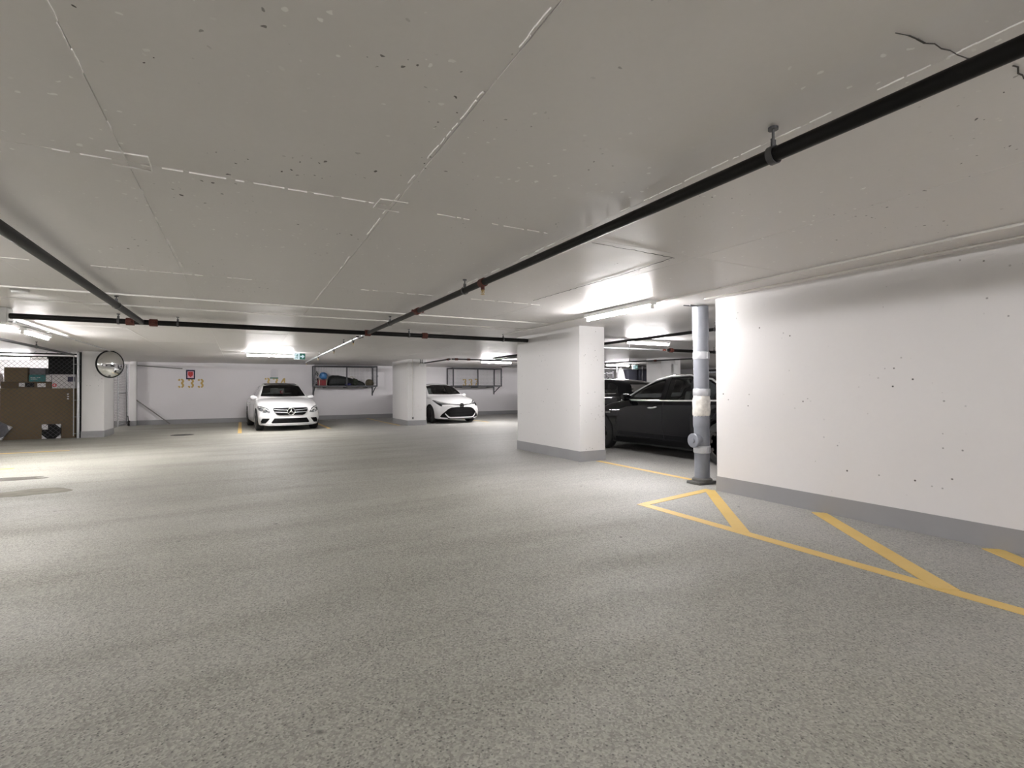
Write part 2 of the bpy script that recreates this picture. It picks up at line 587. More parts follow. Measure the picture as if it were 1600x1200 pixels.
crack([(3.03, 2.93, zc), (3.06, 3.6, zc), (3.02, 5.1, zc)], .006, 4)

# ------------------------------------------------------------------ painted floor lines
def stripe(mbp, a, b, w, zt=.0025):
    a, b = Vector((*a, 0)), Vector((*b, 0))
    d = (b - a).normalized(); s = Vector((-d.y, d.x, 0)) * w / 2
    n = max(1, int((b - a).length / .25))
    vs = []
    for k in range(n + 1):
        p = a.lerp(b, k / n)
        j = rnd.uniform(-.003, .003)
        for sg in (-1, 1):
            for z in (.0, zt):
                q = p + s * sg * (1 + j * 8)
                vs.append((q.x, q.y, z))
    fs = []
    for k in range(n):
        i = 4 * k
        fs += [(i + 1, i + 5, i + 7, i + 3), (i, i + 4, i + 5, i + 1), (i + 3, i + 7, i + 6, i + 2), (i, i + 2, i + 6, i + 4)]
    fs += [(0, 1, 3, 2), (4 * n, 4 * n + 2, 4 * n + 3, 4 * n + 1)]
    mbp.add(vs, fs)
    return mbp
hz = thing('floor_hatching', 'yellow painted hatched no-parking zone along the right wall', 'floor marking', (3.65, 3.9, 0))
HSN = [0]
def hs(a, b, w):
    mbp = MB()
    HSN[0] += 1
    o3 = (3.65, 3.9)
    stripe(mbp, (a[0] - o3[0], a[1] - o3[1]), (b[0] - o3[0], b[1] - o3[1]), w, .002 + .0006 * HSN[0])
    mbp.build('stripe', 'yellow_line_paint', hz)
hs((3.65, 4.0), (3.65, -5.0), .105)
hs((3.65, 3.96), (4.86, 4.16), .10)
hs((4.84, 4.14), (3.66, 2.80), .115)
hs((4.86, 2.88), (3.66, 1.42), .125)
hs((4.86, 1.62), (3.66, .16), .125)
hs((4.86, .36), (3.66, -1.1), .125)
def line(label, a, b, w=.10):
    c = ((a[0] + b[0]) / 2, (a[1] + b[1]) / 2)
    mbp = stripe(MB(), (a[0] - c[0], a[1] - c[1]), (b[0] - c[0], b[1] - c[1]), w)
    o = mbp.build('parking_line', 'yellow_line_paint')
    o.location = (*c, 0)
    tag(o, label, 'floor marking', 'yellow parking lines')
line('yellow painted line across the opening beside the black sedan', (5.22, 6.72), (5.20, 4.55), .09)
line('yellow painted stall line left of the white sedan', (-.04, 16.2), (-.04, 21.95))
line('yellow painted stall line right of the white sedan', (2.44, 16.7), (2.44, 21.95))
line('faint yellow stall line left of the column beside the white hatchback', (4.72, 16.9), (4.72, 21.95), .08)
line('yellow painted stall line right of the white hatchback', (8.05, 16.9), (8.05, 21.95), .09)
line('long yellow floor line in front of the cardboard storage cage', (-5.3, 13.32), (-3.08, 13.31), .10)
line('short yellow floor line at the left edge nearest the viewer', (-5.3, 10.66), (-3.13, 10.65), .10)

# floor drain and stain
dr = thing('floor_drain', 'round iron drain cover in the floor before the stall marked 333', 'drain', (-1.42, 16.4, 0))
MB().lathe([(.27, 0), (.27, .006), (.24, .008), (.235, .004)], (0, 0, 0), n=28).build('rim', 'drain_iron', dr)
for k in range(7):
    y = -.18 + .06 * k
    h = math.sqrt(max(.01, .23 ** 2 - y * y))
    MB().box(-h, h, y - .012, y + .012, .004, .009).build('bar', 'drain_iron', dr)
def blob(cx, cy, rx, ry, seed, z):
    r = random.Random(seed)
    n = 40
    ph = [r.uniform(0, 6.28) for _ in range(5)]
    pts = []
    for k in range(n):
        a = 2 * math.pi * k / n
        q = 1 + sum(.11 / (i + 1) * 1.6 * math.sin((i + 2) * a + ph[i]) for i in range(5))
        pts.append((cx + rx * q * math.cos(a), cy + ry * q * math.sin(a)))
    return MB().prism(pts, lambda u, v, t: (u, v, t), 0, z)
o = blob(0, 0, .34, .30, 3, .0012).build('oil_stain', 'puddle_stain'); o.location = (-2.22, 8.0, 0)
tag(o, 'dark damp stain on the floor at the left edge', 'stain')
mk('wet_water', (.34, .335, .31), .06, 0)
o = blob(0, 0, .62, .16, 5, .0015).build('puddle', 'wet_water'); o.location = (-2.95, 9.35, 0)
tag(o, 'thin shiny puddle on the floor at the left edge', 'puddle')

# ------------------------------------------------------------------ fluorescent lights
def fixture(label, c, L, along, hidden_group='fluorescent ceiling lights', glow='tube_glow'):
    rz = 0 if along == 'x' else math.pi / 2
    t = thing('fluorescent_light', label, 'light', (c[0], c[1], HC), rz, hidden_group)
    MB().box(-L / 2, L / 2, -.055, .055, -.06, -.009, .006).build('housing', 'lamp_housing', t)
    MB().tube([(-L / 2 + .03, 0, -.083), (L / 2 - .03, 0, -.083)], .019, 8).build('tube', glow, t)
    for s in (-1, 1):
        MB().box(s * (L / 2 - .018) - .012, s * (L / 2 - .018) + .012, -.02, .02, -.108, -.05).build('lamp_holder', 'lamp_housing', t)
    return t
fixture('lit strip light over the opening beside the grey downpipe', (4.24, 5.05), 1.28, 'y', glow='tube_glow_soft')
fixture('lit strip light above the black sedan', (7.65, 8.12), 1.22, 'x')
fixture('lit strip light next to the green exit sign', (.72, 15.45), 1.22, 'x', glow='tube_glow_high')
fixture('lit strip light above the white hatchback stall', (8.0, 16.1), 1.22, 'x', glow='tube_glow_high')
fixture('lit strip light on the left above the storage cage', (-3.10, 11.45), 1.22, 'y')
fixture('nearer lit strip light cut by the left edge', (-3.10, 9.95), 1.22, 'y')
fixture('farthest lit strip light in the bay behind the black sedan', (13.6, 16.2), 1.22, 'x')
for (x, y, al, nm) in ((-3.10, 4.9, 'y', 'left of the view, nearer the viewer'), (-3.1, -1.2, 'y', 'beyond the left edge, level with the viewer'), (1.2, -3.4, 'x', 'behind the viewer, in the drive lane'),
                       (3.6, -3.6, 'y', 'behind the viewer, along the right wall'), (10.5, 2.5, 'x', 'in the side bay behind the right wall'), (15.5, 8.1, 'x', 'deep in the side bay'),
                       (-6.0, 19.5, 'x', 'inside the storage cage'), (-6.2, 11.0, 'y', 'far out on the left of the lane'), (1.2, -7.0, 'x', 'behind the viewer, at the back wall')):
    fixture('added unseen strip light ' + nm, (x, y), 1.22, al)  # fixtures out of view, added to raise the ambient light

# ------------------------------------------------------------------ pipes and conduits
def clevis(parent, p, axis, r, o=(0, 0, 0)):
    """pipe hanger: strap around the pipe, tongue and rod to the ceiling (p in parent space)"""
    p = Vector(p); hz_ = HC - parent.location.z - p.z
    mbp = MB()
    ring = []
    for k in range(20):
        a = 2 * math.pi * k / 20
        c, s = math.cos(a) * (r + .004), math.sin(a) * (r + .004)
        ring.append(p + (Vector((c, 0, s)) if axis == 'y' else Vector((0, c, s))))
    n = len(ring)
    w = Vector((0, .013, 0)) if axis == 'y' else Vector((.013, 0, 0))
    vs = [q - w for q in ring] + [q + w for q in ring]
    q2 = [p + (q - p) * ((r + .008) / (r + .004)) for q in ring]
    vs += [q - w for q in q2] + [q + w for q in q2]
    fs = []
    for k in range(n):
        j = (k + 1) % n
        fs += [(2 * n + k, 2 * n + j, 3 * n + j, 3 * n + k), (k, n + k, n + j, j), (k, j, 2 * n + j, 2 * n + k), (n + k, 3 * n + k, 3 * n + j, n + j)]
    mbp.add(vs, fs, True)
    top = p + Vector((0, 0, r))
    mbp.bar(top, top + Vector((0, 0, min(.035, hz_ - r - .004))), .026, .006, (0, 1, 0))
    mbp.tube([top, p + Vector((0, 0, hz_ - .004))], .006, 6)
    mbp.lathe([(.02, hz_ - .012), (.02, hz_ - .002)], p, n=10)
    mbp.build('hanger', 'dark_steel', parent)

def pipe(label, a, b, r, mat, hang=(), coup=(), heads=(), cmat='rusty_red_iron', cat='pipe'):
    a, b = Vector(a), Vector(b)
    t = thing('sprinkler_pipe', label, cat, a)
    d = b - a
    axis = 'y' if abs(d.y) > abs(d.x) else 'x'
    MB().tube([(0, 0, 0), d * .5, d], r, 16).build('pipe', mat, t)
    L = d.length; u = d / L
    for h in hang:
        clevis(t, u * h, axis, r)
    for h in coup:
        p = u * h
        mbp = MB().tube([p - u * .05, p - u * .045, p + u * .045, p + u * .05], [r * 1.15, r * 1.42, r * 1.42, r * 1.15], 14)
        sd = Vector((0, 1, 0)) if axis == 'x' else Vector((1, 0, 0))
        for s in (-1, 1):
            mbp.box(*(lambda q: (q.x - .018, q.x + .018, q.y - .018, q.y + .018, q.z - .014, q.z + .014))(p + sd * s * (r * 1.42 + .012)))
        mbp.build('coupling', cmat, t)
    for h in heads:
        p = u * h
        mbp = MB().tube([p - u * .035, p + u * .035], r * 1.35, 14)
        mbp.tube([p, p - Vector((0, 0, r + .035))], .017, 10)
        c = mbp.build('tee', cmat, t)
        q = p - Vector((0, 0, r + .03))
        mbp = MB().lathe([(.014, 0), (.016, -.012), (.008, -.016), (.006, -.03)], q, n=10)
        for s in (-1, 1):
            mbp.tube([q + Vector((s * .012, 0, -.012)), q + Vector((s * .016, 0, -.026)), q + Vector((0, 0, -.044))], .0025, 6)
        mbp.lathe([(.004, -.042), (.02, -.044), (.02, -.047)], q, n=12)
        mbp.build('sprinkler_head', 'brass', c)
    return t

pipe('long black sprinkler pipe running from the upper right corner into the distance', (1.915, -5, 2.115), (1.845, 8.41, 2.14), .029, 'black_pipe',
     hang=(6.28, 9.42, 12.1), coup=(10.85,), heads=(9.02,))
pipe('black sprinkler pipe on the left running away toward the cross pipe', (-1.245, -5, 2.125), (-1.20, 8.44, 2.14), .036, 'black_pipe', hang=(6.0, 11.9))
pipe('black cross pipe spanning the drive lane below the ceiling', (-2.54, 8.48, 2.14), (4.89, 8.48, 2.14), .036, 'black_pipe',
     hang=(1.08, 1.75, 5.08, 6.9), coup=(1.21, 1.47, 4.38, 5.36))
pipe('pale galvanised sprinkler branch beyond the cross pipe', (1.845, 8.55, 2.14), (1.87, 17.7, 2.13), .022, 'galvanised_steel',
     hang=(2.2, 6.0), coup=(.6,), heads=(1.2, 3.5, 6.2, 9.1), cmat='dark_steel')
pipe('dark sprinkler pipe on the left above the storage cage', (-3.76, 7.5, 2.13), (-3.75, 16.5, 2.13), .026, 'dark_steel', hang=(3.0, 6.4))
pipe('dark sprinkler pipe above the black sedan', (6.6, 2.5, 2.13), (6.6, 13.5, 2.13), .027, 'black_pipe', hang=(3.0, 6.0))
pipe('thin pale pipe crossing behind the black sedan', (6.64, 8.95, 2.12), (8.98, 8.9, 2.12), .018, 'galvanised_steel', coup=(2.25,), hang=(1.2,))
pipe('thick dark pipe crossing above the rear of the black sedan', (9.02, 8.9, 2.12), (14.2, 8.9, 2.12), .037, 'black_pipe', coup=(.1,), hang=(1.6,))
pipe('thin dark pipe farther back in the side bay', (11.5, 14.6, 2.13), (12.5, 10.9, 2.13), .024, 'dark_steel', coup=(2.2,), hang=(1.2,))
pipe('dark pipe running into the column beside the white hatchback', (5.535, 14.28, 2.12), (5.535, 16.64, 2.12), .024, 'dark_steel', coup=(.12,))
pipe('dark cross pipe in front of the white hatchback stall', (5.58, 14.24, 2.12), (11.4, 14.28, 2.12), .024, 'dark_steel', hang=(1.3, 4.2), coup=(.15, .55))
pipe('short dark pipe half hidden by the wide pier', (7.0, 14.18, 2.13), (6.9, 9.2, 2.13), .024, 'dark_steel', hang=(2.4,))
pipe('dark pipe above the right end of the empty wall rack', (9.55, 18.7, 2.14), (9.42, 15.4, 2.14), .022, 'dark_steel', hang=(1.5,))

def conduit(label, a, b, r=.010, step=1.5, mat='white_conduit'):
    a, b = Vector(a), Vector(b)
    t = thing('conduit', label, 'conduit', a)
    d = b - a; L = d.length; u = d / L
    MB().tube([(0, 0, 0), d * .5, d], r, 8).build('tube', mat, t)
    k = step * .5
    while k < L:
        p = u * k
        mbp = MB().tube([p - u * .012, p + u * .012], r * 1.5, 8)
        mbp.bar(p + Vector((0, 0, r)), p + Vector((0, 0, HC - a.z - .009)), .02, .02)
        mbp.build('strap', 'white_conduit', t)
        k += step
    return t
conduit('white ceiling conduit nearer to the viewer, crossing the lane', (-4.6, 6.64, 2.222), (4.30, 6.70, 2.222))
conduit('white ceiling conduit farther from the viewer, crossing the lane', (-4.6, 7.52, 2.222), (4.30, 7.48, 2.222))
conduit('white ceiling conduit running a hand away from the right wall', (4.36, -5, 2.222), (4.33, 8.4, 2.222), step=1.9)
conduit('white ceiling conduit tight along the top of the right wall', (4.70, -5, 2.218), (4.68, 4.05, 2.218), step=1.9)
conduit('grey conduit from the left edge to the round mirror', (-2.86, 8.95, 2.21), (-2.9, 15.9, 2.21), .012, mat='galvanised_steel')

# smoke detector and junction box at the left edge
t = thing('smoke_detector', 'round white smoke detector on the ceiling at the left edge', 'detector', (-2.0, 6.92, HC))
MB().lathe([(.075, -.003), (.075, -.018)], (0, 0, 0), n=24).build('base', 'white_plastic', t)
MB().lathe([(.066, -.018), (.06, -.035), (.03, -.045)], (0, 0, 0), n=24).build('cover', 'white_plastic', t)
t = thing('junction_box', 'pale grey junction box at the end of the cross pipe', 'electrical box', (-2.62, 8.50, HC))
MB().box(-.07, .07, -.10, .10, -.20, -.002, .008).build('box', 'white_plastic', t)
MB().box(.07, .078, -.085, .085, -.185, -.02, .002).build('cover', 'lamp_housing', t)
for k in range(3):
    MB().tube([(.07, -.05 + .05 * k, -.17), (.12, -.05 + .05 * k, -.18)], .011, 8).build('cable_gland', 'galvanised_steel', t)

# ------------------------------------------------------------------ grey downpipe at the end of the right wall
t = thing('downpipe', 'grey patched drain pipe standing at the end of the right wall', 'pipe', (5.12, 4.49, 0))
r0 = .092
MB().tube([(0, 0, .02), (0, 0, .42)], r0, 28).build('lower_pipe', 'downpipe_grey', t)
MB().tube([(0, 0, .42), (0, 0, .66), (-.004, 0, .84)], [r0 * 1.0, r0 * 1.03, r0 * 1.03], 28).build('tee_section', 'downpipe_grey', t)
MB().tube([(0, 0, 1.08), (-.004, 0, 1.58), (-.006, 0, 1.84)], r0, 28).build('middle_pipe', 'downpipe_grey', t)
MB().tube([(-.006, 0, 1.83), (-.012, 0, 2.228)], [r0 * 1.07, r0 * 1.07], 28).build('upper_pipe', 'downpipe_grey', t)
for z0, z1, k in ((.385, .475, 1.12), (1.10, 1.19, 1.12), (1.56, 1.655, 1.09)):
    o = MB().tube([(0, 0, z0), (0, 0, z0 + .006), (0, 0, z1 - .006), (0, 0, z1)], [r0 * k - .004, r0 * k, r0 * k, r0 * k - .004], 28).build('clamp_band', 'clamp_band', t)
    MB().box(-.016, .016, -r0 * k - .016, -r0 * k + .004, z0 + .012, z1 - .012).build('clamp_bolt', 'galvanised_steel', o)
MB().tube([(-.004, 0, .70), (-.004, 0, .735), (-.004, 0, .835), (-.004, 0, .86)], [r0 * 1.05, r0 * 1.10, r0 * 1.10, r0 * 1.04], 28).build('wrap', 'downpipe_grey', t)
# lumpy plaster repair
prof = [(r0 * 1.02, .84), (r0 * 1.1, .86), (r0 * 1.16, .92), (r0 * 1.13, .98), (r0 * 1.15, 1.03), (r0 * 1.06, 1.09), (r0, 1.11)]
mbp = MB().lathe(prof, (-.004, 0, 0), n=36)
r = random.Random(11)
mbp.v = [(x * (1 + r.uniform(-.05, .06)), y * (1 + r.uniform(-.05, .06)), z + r.uniform(-.006, .006)) for x, y, z in mbp.v]
mbp.build('plaster_patch', 'patch_plaster', t)
c = MB().lathe([(.075, -.06), (.075, -.13)], (0, 0, .545), 'x', 24).build('cleanout_stub', 'downpipe_grey', t)
MB().lathe([(.088, -.125), (.09, -.13), (.09, -.155), (.082, -.162), (.03, -.162), (.028, -.175)], (0, 0, .545), 'x', 28).build('cleanout_cap', 'downpipe_grey', c)
mbp = MB().box(-.16, .14, -.10, .11, 0, .035, .008)
mbp.lathe([(.125, .03), (.12, .06), (.10, .075)], (0, 0, 0), n=24)
mbp.build('base_block', 'drain_iron', t)
MB().tube([(-.25, -.06, 2.222), (.0, -.03, 2.222), (.06, .05, 2.222)], .008, 8).tube([(-.28, .02, 2.226), (-.05, -.01, 2.226)], .007, 8).build('strap_iron', 'dark_steel', t)

# ------------------------------------------------------------------ column fittings
t = thing('wall_outlet', 'white outlet with conduit low on the column front', 'outlet', (5.10, 16.652, 0))
MB().tube([(0, -.014, .30), (0, -.014, 2.236)], .011, 8).build('conduit', 'white_conduit', t)
MB().box(-.045, .045, -.045, -.001, .19, .31, .006).build('box', 'white_plastic', t)
MB().box(-.02, .02, -.05, -.044, .215, .285).build('socket', 'black_plastic', t)
t = thing('switch_box', 'small white box high on the column front with two stub conduits', 'electrical box', (5.41, 16.652, 0))
MB().box(-.07, .07, -.07, -.001, 1.99, 2.11, .006).build('box', 'white_plastic', t)
MB().box(-.045, .045, -.076, -.069, 2.01, 2.09).build('cover', 'lamp_housing', t)
for x in (-.035, .03):
    MB().tube([(x, -.03, 2.10), (x, -.03, 2.236)], .013, 8).build('conduit', 'dark_steel', t)

# ------------------------------------------------------------------ convex mirror
t = thing('convex_mirror', 'round convex safety mirror on the corner column by the cage', 'mirror', (-2.99, 16.38, 1.90), R(46))
pts = []
Rs = .62
for k in range(13):
    q = .342 * k / 12
    pts.append((max(q, .0005), -(math.sqrt(Rs * Rs - q * q) - math.sqrt(Rs * Rs - .342 ** 2))))
pts = pts[::-1]
pts = [(a, b - .01) for a, b in pts]
MB().lathe(pts, (0, 0, 0), 'y', 40).build('mirror_dome', 'mirror_face', t)
MB().lathe([(.336, -.02), (.352, -.02), (.357, -.005), (.352, .01), (.1, .03), (.02, .03)], (0, 0, 0), 'y', 40).build('rim', 'black_plastic', t)
mbp = MB().tube([(0, .02, 0), (0, .14, .02), (.06, .30, .10), (.14, .42, .20)], .016, 10)
mbp.build('bracket', 'dark_steel', t)

# ------------------------------------------------------------------ chain link storage cage
def weave(o, u, v, w, h, pitch, rad, diag=True):
    """wires of a mesh panel: o origin, u/v unit directions, clipped to w x h"""
    o, u, v = Vector(o), Vector(u), Vector(v)
    n = u.cross(v)
    mbp = MB()
    def wire(a, b, off):
        A = o + u * a[0] + v * a[1] + n * off
        B = o + u * b[0] + v * b[1] + n * off
        d = (B - A).normalized()
        s = d.cross(n).normalized()
        tri = [s * rad, (s * -.5 + n * .87) * rad, (s * -.5 - n * .87) * rad]
        vs = [A + q for q in tri] + [B + q for q in tri]
        mbp.add(vs, [(0, 1, 4, 3), (1, 2, 5, 4), (2, 0, 3, 5)], True)
    if diag:
        c = pitch
        while c < w + h:
            a = (min(c, w), max(0, c - w)); b = (max(0, c - h), min(c, h))
            wire(a, b, rad * .8)
            wire((w - a[0], a[1]), (w - b[0], b[1]), -rad * .8)
            c += pitch
    else:
        c = pitch
        while c < w:
            wire((c, 0), (c, h), rad); c += pitch
        c = pitch
        while c < h:
            wire((0, c), (w, c), -rad); c += pitch
    return mbp
YC = 16.72
t = thing('storage_cage', 'chain-link storage cage front with steel posts beside the corner column', 'cage', (-3.70, YC, 0))
for k, x in enumerate((0, -2.2, -4.5)):
    MB().tube([(x, 0, 0), (x, 0, 2.20)], .030, 14).lathe([(.032, 2.19), (.034, 2.20), (.02, 2.222), (.004, 2.23)], (x, 0, 0), n=14).build('post', 'galvanised_steel', t)
MB().tube([(.03, .10, 0), (.03, .10, 2.22)], .022, 10).build('rear_post', 'black_plastic', t)
MB().tube([(0, 0, 2.155), (-5.2, 0, 2.15)], .018, 10).build('rail', 'black_pipe', t)
MB().tube([(-.07, .02, 2.085), (-5.2, .02, 2.075)], .015, 10).build('rail', 'black_pipe', t)
MB().tube([(-.09, 0, .06), (-.09, 0, 2.15)], .009, 8).build('tension_bar', 'galvanised_steel', t)
for z in (.12, .55, .98, 1.45, 1.9):
    MB().tube([(-.1, -.005, z), (.02, -.034, z), (.036, 0, z)], .007, 6).build('tie_band', 'galvanised_steel', t)
weave((-5.2, .0, .05), (1, 0, 0), (0, 0, 1), 5.12, 2.02, .105, .0034).build('chain_link_mesh', 'mesh_wire', t)['kind'] = 'stuff'
for k in range(14):
    x = -.2 - .22 * k
    MB().tube([(x, 0, 2.16), (x + .02, -.01, 2.19), (x + .045, 0, 2.205)], .004, 5).build('wire_tie', 'dark_steel', t)
t = thing('rolling_gate', 'tall chain-link rolling gate between the corner column and the far wall', 'gate', (-3.50, 17.95, 0))
for y, m in ((1.65, 'black_plastic'), (2.35, 'galvanised_steel'), (3.90, 'galvanised_steel')):
    MB().tube([(0, y, .06), (0, y, 2.14)], .024, 10).build('upright', m, t)
for z in (.12, 1.15, 2.12):
    MB().tube([(0, 2.35, z), (0, 3.90, z)], .020, 10).build('rail', 'galvanised_steel', t)
MB().tube([(0, .02, 2.15), (0, 1.65, 2.15)], .018, 8).build('rail', 'dark_steel', t)
MB().tube([(.03, 3.55, .1), (.03, 3.55, 2.1)], .016, 8).build('tension_bar', 'dark_steel', t)
weave((0, .03, .06), (0, 1, 0), (0, 0, 1), 3.85, 2.05, .105, .003).build('chain_link_mesh', 'mesh_wire', t)['kind'] = 'stuff'
w_ = MB().lathe([(.03, -.03), (.085, -.03), (.095, -.015), (.095, .015), (.085, .03), (.03, .03)], (.06, 3.78, .095), 'x', 20).build('wheel', 'rubber', t)
MB().lathe([(.045, -.034), (.045, .034)], (.06, 3.78, .095), 'x', 14).build('hub', 'galvanised_steel', w_)
MB().bar((.06, 3.78, .095), (.02, 3.85, .35), .03, .012).build('fork', 'dark_steel', t)
o = MB().tube([(-3.36, 21.86, .99), (-2.80, 21.86, .50), (-2.26, 21.84, .022)], .020, 10).build('leaning_pole', 'timber_grey')
tag(o, 'thin grey pole leaning diagonally against the far wall', 'pole')
o = MB().bar((-3.33, 21.94, 2.12), (-1.9, 21.975, 2.02), .03, .03).build('rail_shadow_strip', 'timber_grey')  # grey strip modelled in place of the shadow a rail casts here
tag(o, 'slim grey strip imitating a rail shadow high along the far wall left of the red sign', 'bar')

# goods inside the cage
def carton(label, x0, x1, y0, y1, z0, z1, mat, extra=None, name='cardboard_box'):
    t = thing(name, label, 'box', ((x0 + x1) / 2, y0, z0))
    hx = (x1 - x0) / 2
    MB().box(-hx, hx, 0, y1 - y0, 0, z1 - z0, .006).build('carton', mat, t)
    MB().box(-hx * .99, hx * .99, (y1 - y0) / 2 - .03, (y1 - y0) / 2 + .03, z1 - z0 - .001, z1 - z0 + .001).build('tape', 'cardboard_dark', t)
    for e in extra or ():
        u0, u1, v0, v1, m = e
        MB().box(u0, u1, -.002, .001, v0, v1).build('printed_label', m, t)
    return t
t = carton('very large brown cardboard carton standing inside the cage', -5.27, -3.83, 17.02, 17.7, 0, 1.285, 'cardboard',
           [(.56, .60, 1.00 + .06 * k, 1.03 + .06 * k, 'label_white') for k in range(3)])
carton('long flat brown box with two white labels on the largest carton', -5.26, -4.31, 17.03, 17.6, 1.287, 1.455, 'cardboard_dark',
       [(-.14, -.03, .04, .14, 'label_white'), (.21, .37, .03, .13, 'label_white'), (-.02, .15, .03, .14, 'black_plastic')])
carton('mid-size brown box stacked on the long flat box', -5.21, -4.77, 17.05, 17.55, 1.457, 1.815, 'cardboard')
carton('teal box with white print stacked in the cage', -4.745, -4.425, 17.05, 17.45, 1.457, 1.635, 'teal_card',
       [(-.13, -.03, .10, .11, 'label_white'), (-.01, .06, .10, .11, 'label_white'), (-.13, .0, .06, .072, 'label_white')])
carton('small white box beside the teal box', -4.42, -4.315, 17.05, 17.4, 1.457, 1.635, 'carton_white')
carton('grey patterned box on top of the teal box', -4.735, -4.43, 17.06, 17.42, 1.637, 1.805, 'grey_foil')
carton('white patterned carton with purple label next to the post', -4.295, -3.83, 17.03, 17.6, 1.287, 1.645, 'carton_white',
       [(.08, .23, .17, .30, 'sign_navy'), (-.21, -.15, .04, .06, 'sign_red'), (-.21, -.15, .10, .12, 'sign_red'), (-.16, -.14, .05, .11, 'sign_red'), (-.22, -.20, .05, .11, 'sign_red')])
t = thing('storage_tote', 'black storage tote on top of the white patterned carton', 'tote', (-4.10, 17.1, 1.647))
MB().box(-.29, .29, 0, .45, 0, .40, .02).build('tub', 'black_plastic', t)
MB().box(-.31, .31, -.015, .465, .40, .455, .012).build('lid', 'black_plastic', t)
for z in (.12, .24):
    MB().box(-.27, .27, -.008, .004, z, z + .03).build('rib', 'black_plastic', t)
def pad(label, c, s, rot, mat, lab):
    t = thing('wrapped_picture', label, 'package', c)
    rm = Matrix.Rotation(rot, 3, 'Y')
    h = s / 2
    def P(u, v, q):
        return rm @ Vector((u, 0, v)) + Vector((0, q, 0))
    k = .06
    poly = [(-h + k, -h), (h - k, -h), (h, -h + k), (h, h - k), (h - k, h), (-h + k, h), (-h, h - k), (-h, -h + k)]
    MB().prism(poly, P, 0, .06).build('pad', mat, t)
    for sx in (-1, 1):
        for sz in (-1, 1):
            MB().prism([(sx * h, sz * h), (sx * (h - .10), sz * h), (sx * h, sz * (h - .10))], P, -.004, .064).build('corner_guard', 'label_white', t)
    if lab:
        MB().prism([(-h + .01, h - .13), (-h + .12, h - .13), (-h + .12, h - .02), (-h + .01, h - .02)], P, -.007, -.004).build('printed_label', 'label_white', t)
    return t
pad('black square panel with white corner guards leaning on the largest carton', (-4.275, 16.92, .186), .365, 0, 'black_plastic', True)
pad('tilted grey wrapped panel with white corner guards at the left edge', (-5.27, 16.90, .262), .37, R(32), 'grey_foil', False)
t = thing('storage_bag', 'maroon bag with white trim at the left edge of the cage', 'bag', (-5.62, 17.02, 0))
MB().box(-.30, .30, .0, .5, 0, 1.22, .05).build('bag', 'maroon', t)
MB().box(.29, .312, -.01, .12, .75, 1.20).build('trim', 'label_white', t)
t = thing('wrapped_bundle', 'white wrapped bundle on the maroon bag', 'bundle', (-5.6, 17.02, 1.222))
bm = bmesh.new(); bmesh.ops.create_icosphere(bm, subdivisions=3, radius=.3)
r = random.Random(5)
for v in bm.verts:
    v.co = Vector((v.co.x * 1.05, v.co.y * .8 + .25, (v.co.z + .3) * .95)) * (1 + r.uniform(-.03, .03))
    v.co.z = max(v.co.z, 0)
me = bpy.data.meshes.new('bundle'); bm.to_mesh(me); bm.free()
obj('bundle', me, 'pale_bag', t)
MB().tube([(-.2, -.0, .36), (.05, -.02, .40), (.26, .02, .30)], .02, 8).build('strap', 'sign_navy', t)

# ------------------------------------------------------------------ wall racks with wire mesh
def rack(label, x0):
    t = thing('wall_rack', label, 'rack', (x0, Y1 - .01, 1.35), 0, 'wire storage racks on the far wall')
    Lr, D, Hh = 2.42, .78, .85
    b = .045
    for x in (0, Lr / 2, Lr):
        for y in (0, -D) if x != Lr / 2 else (-D,):
            MB().box(x - b / 2, x + b / 2, y - b / 2 - (0 if y else .0225), y + b / 2 - (0 if y else .0225), 0, Hh).build('post', 'rack_steel', t)
    for z in (.0, Hh - b):
        for y in (-.0225, -D):
            MB().box(0, Lr, y - b / 2, y + b / 2, z, z + b).build('rail', 'rack_steel', t)
        for x in (0, Lr):
            MB().box(x - b / 2, x + b / 2, -D, -.02, z, z + b).build('rail', 'rack_steel', t)
    MB().box(.0, Lr, -D, -.01, -.012, .002).build('shelf', 'timber_grey', t)
    for k in range(3):
        MB().box(Lr * (k + .5) / 3 - .02, Lr * (k + .5) / 3 + .02, -D, -.01, -.05, -.012).build('shelf_bearer', 'rack_steel', t)
    weave((0, -D - .012, 0), (1, 0, 0), (0, 0, 1), Lr, Hh, .06, .0019, False).build('wire_panel', 'mesh_wire', t)['kind'] = 'stuff'
    for x in (0, Lr):
        weave((x, -D, 0), (0, 1, 0), (0, 0, 1), D, Hh, .06, .0019, False).build('wire_panel', 'mesh_wire', t)['kind'] = 'stuff'
    weave((0, -D, Hh), (1, 0, 0), (0, 1, 0), Lr, D, .06, .0019, False).build('wire_panel', 'mesh_wire', t)['kind'] = 'stuff'
    for x in (0.02, Lr - .02):
        br = MB().box(x - .025, x + .025, -.03, -.001, -.38, 0).build('bracket', 'rack_steel', t)
        MB().bar((x, -.02, -.30), (x, -D + .15, -.02), .03, .03, (0, 1, 0)).build('brace', 'rack_steel', br)
    MB().box(Lr + .022, Lr + .05, -D - .03, -D + .03, .40, .47).build('padlock', 'galvanised_steel', t)
    return t
rack('wire wall rack filled with bags, right of the white sedan', 2.56)
rack('empty wire wall rack above the white hatchback', 8.38)
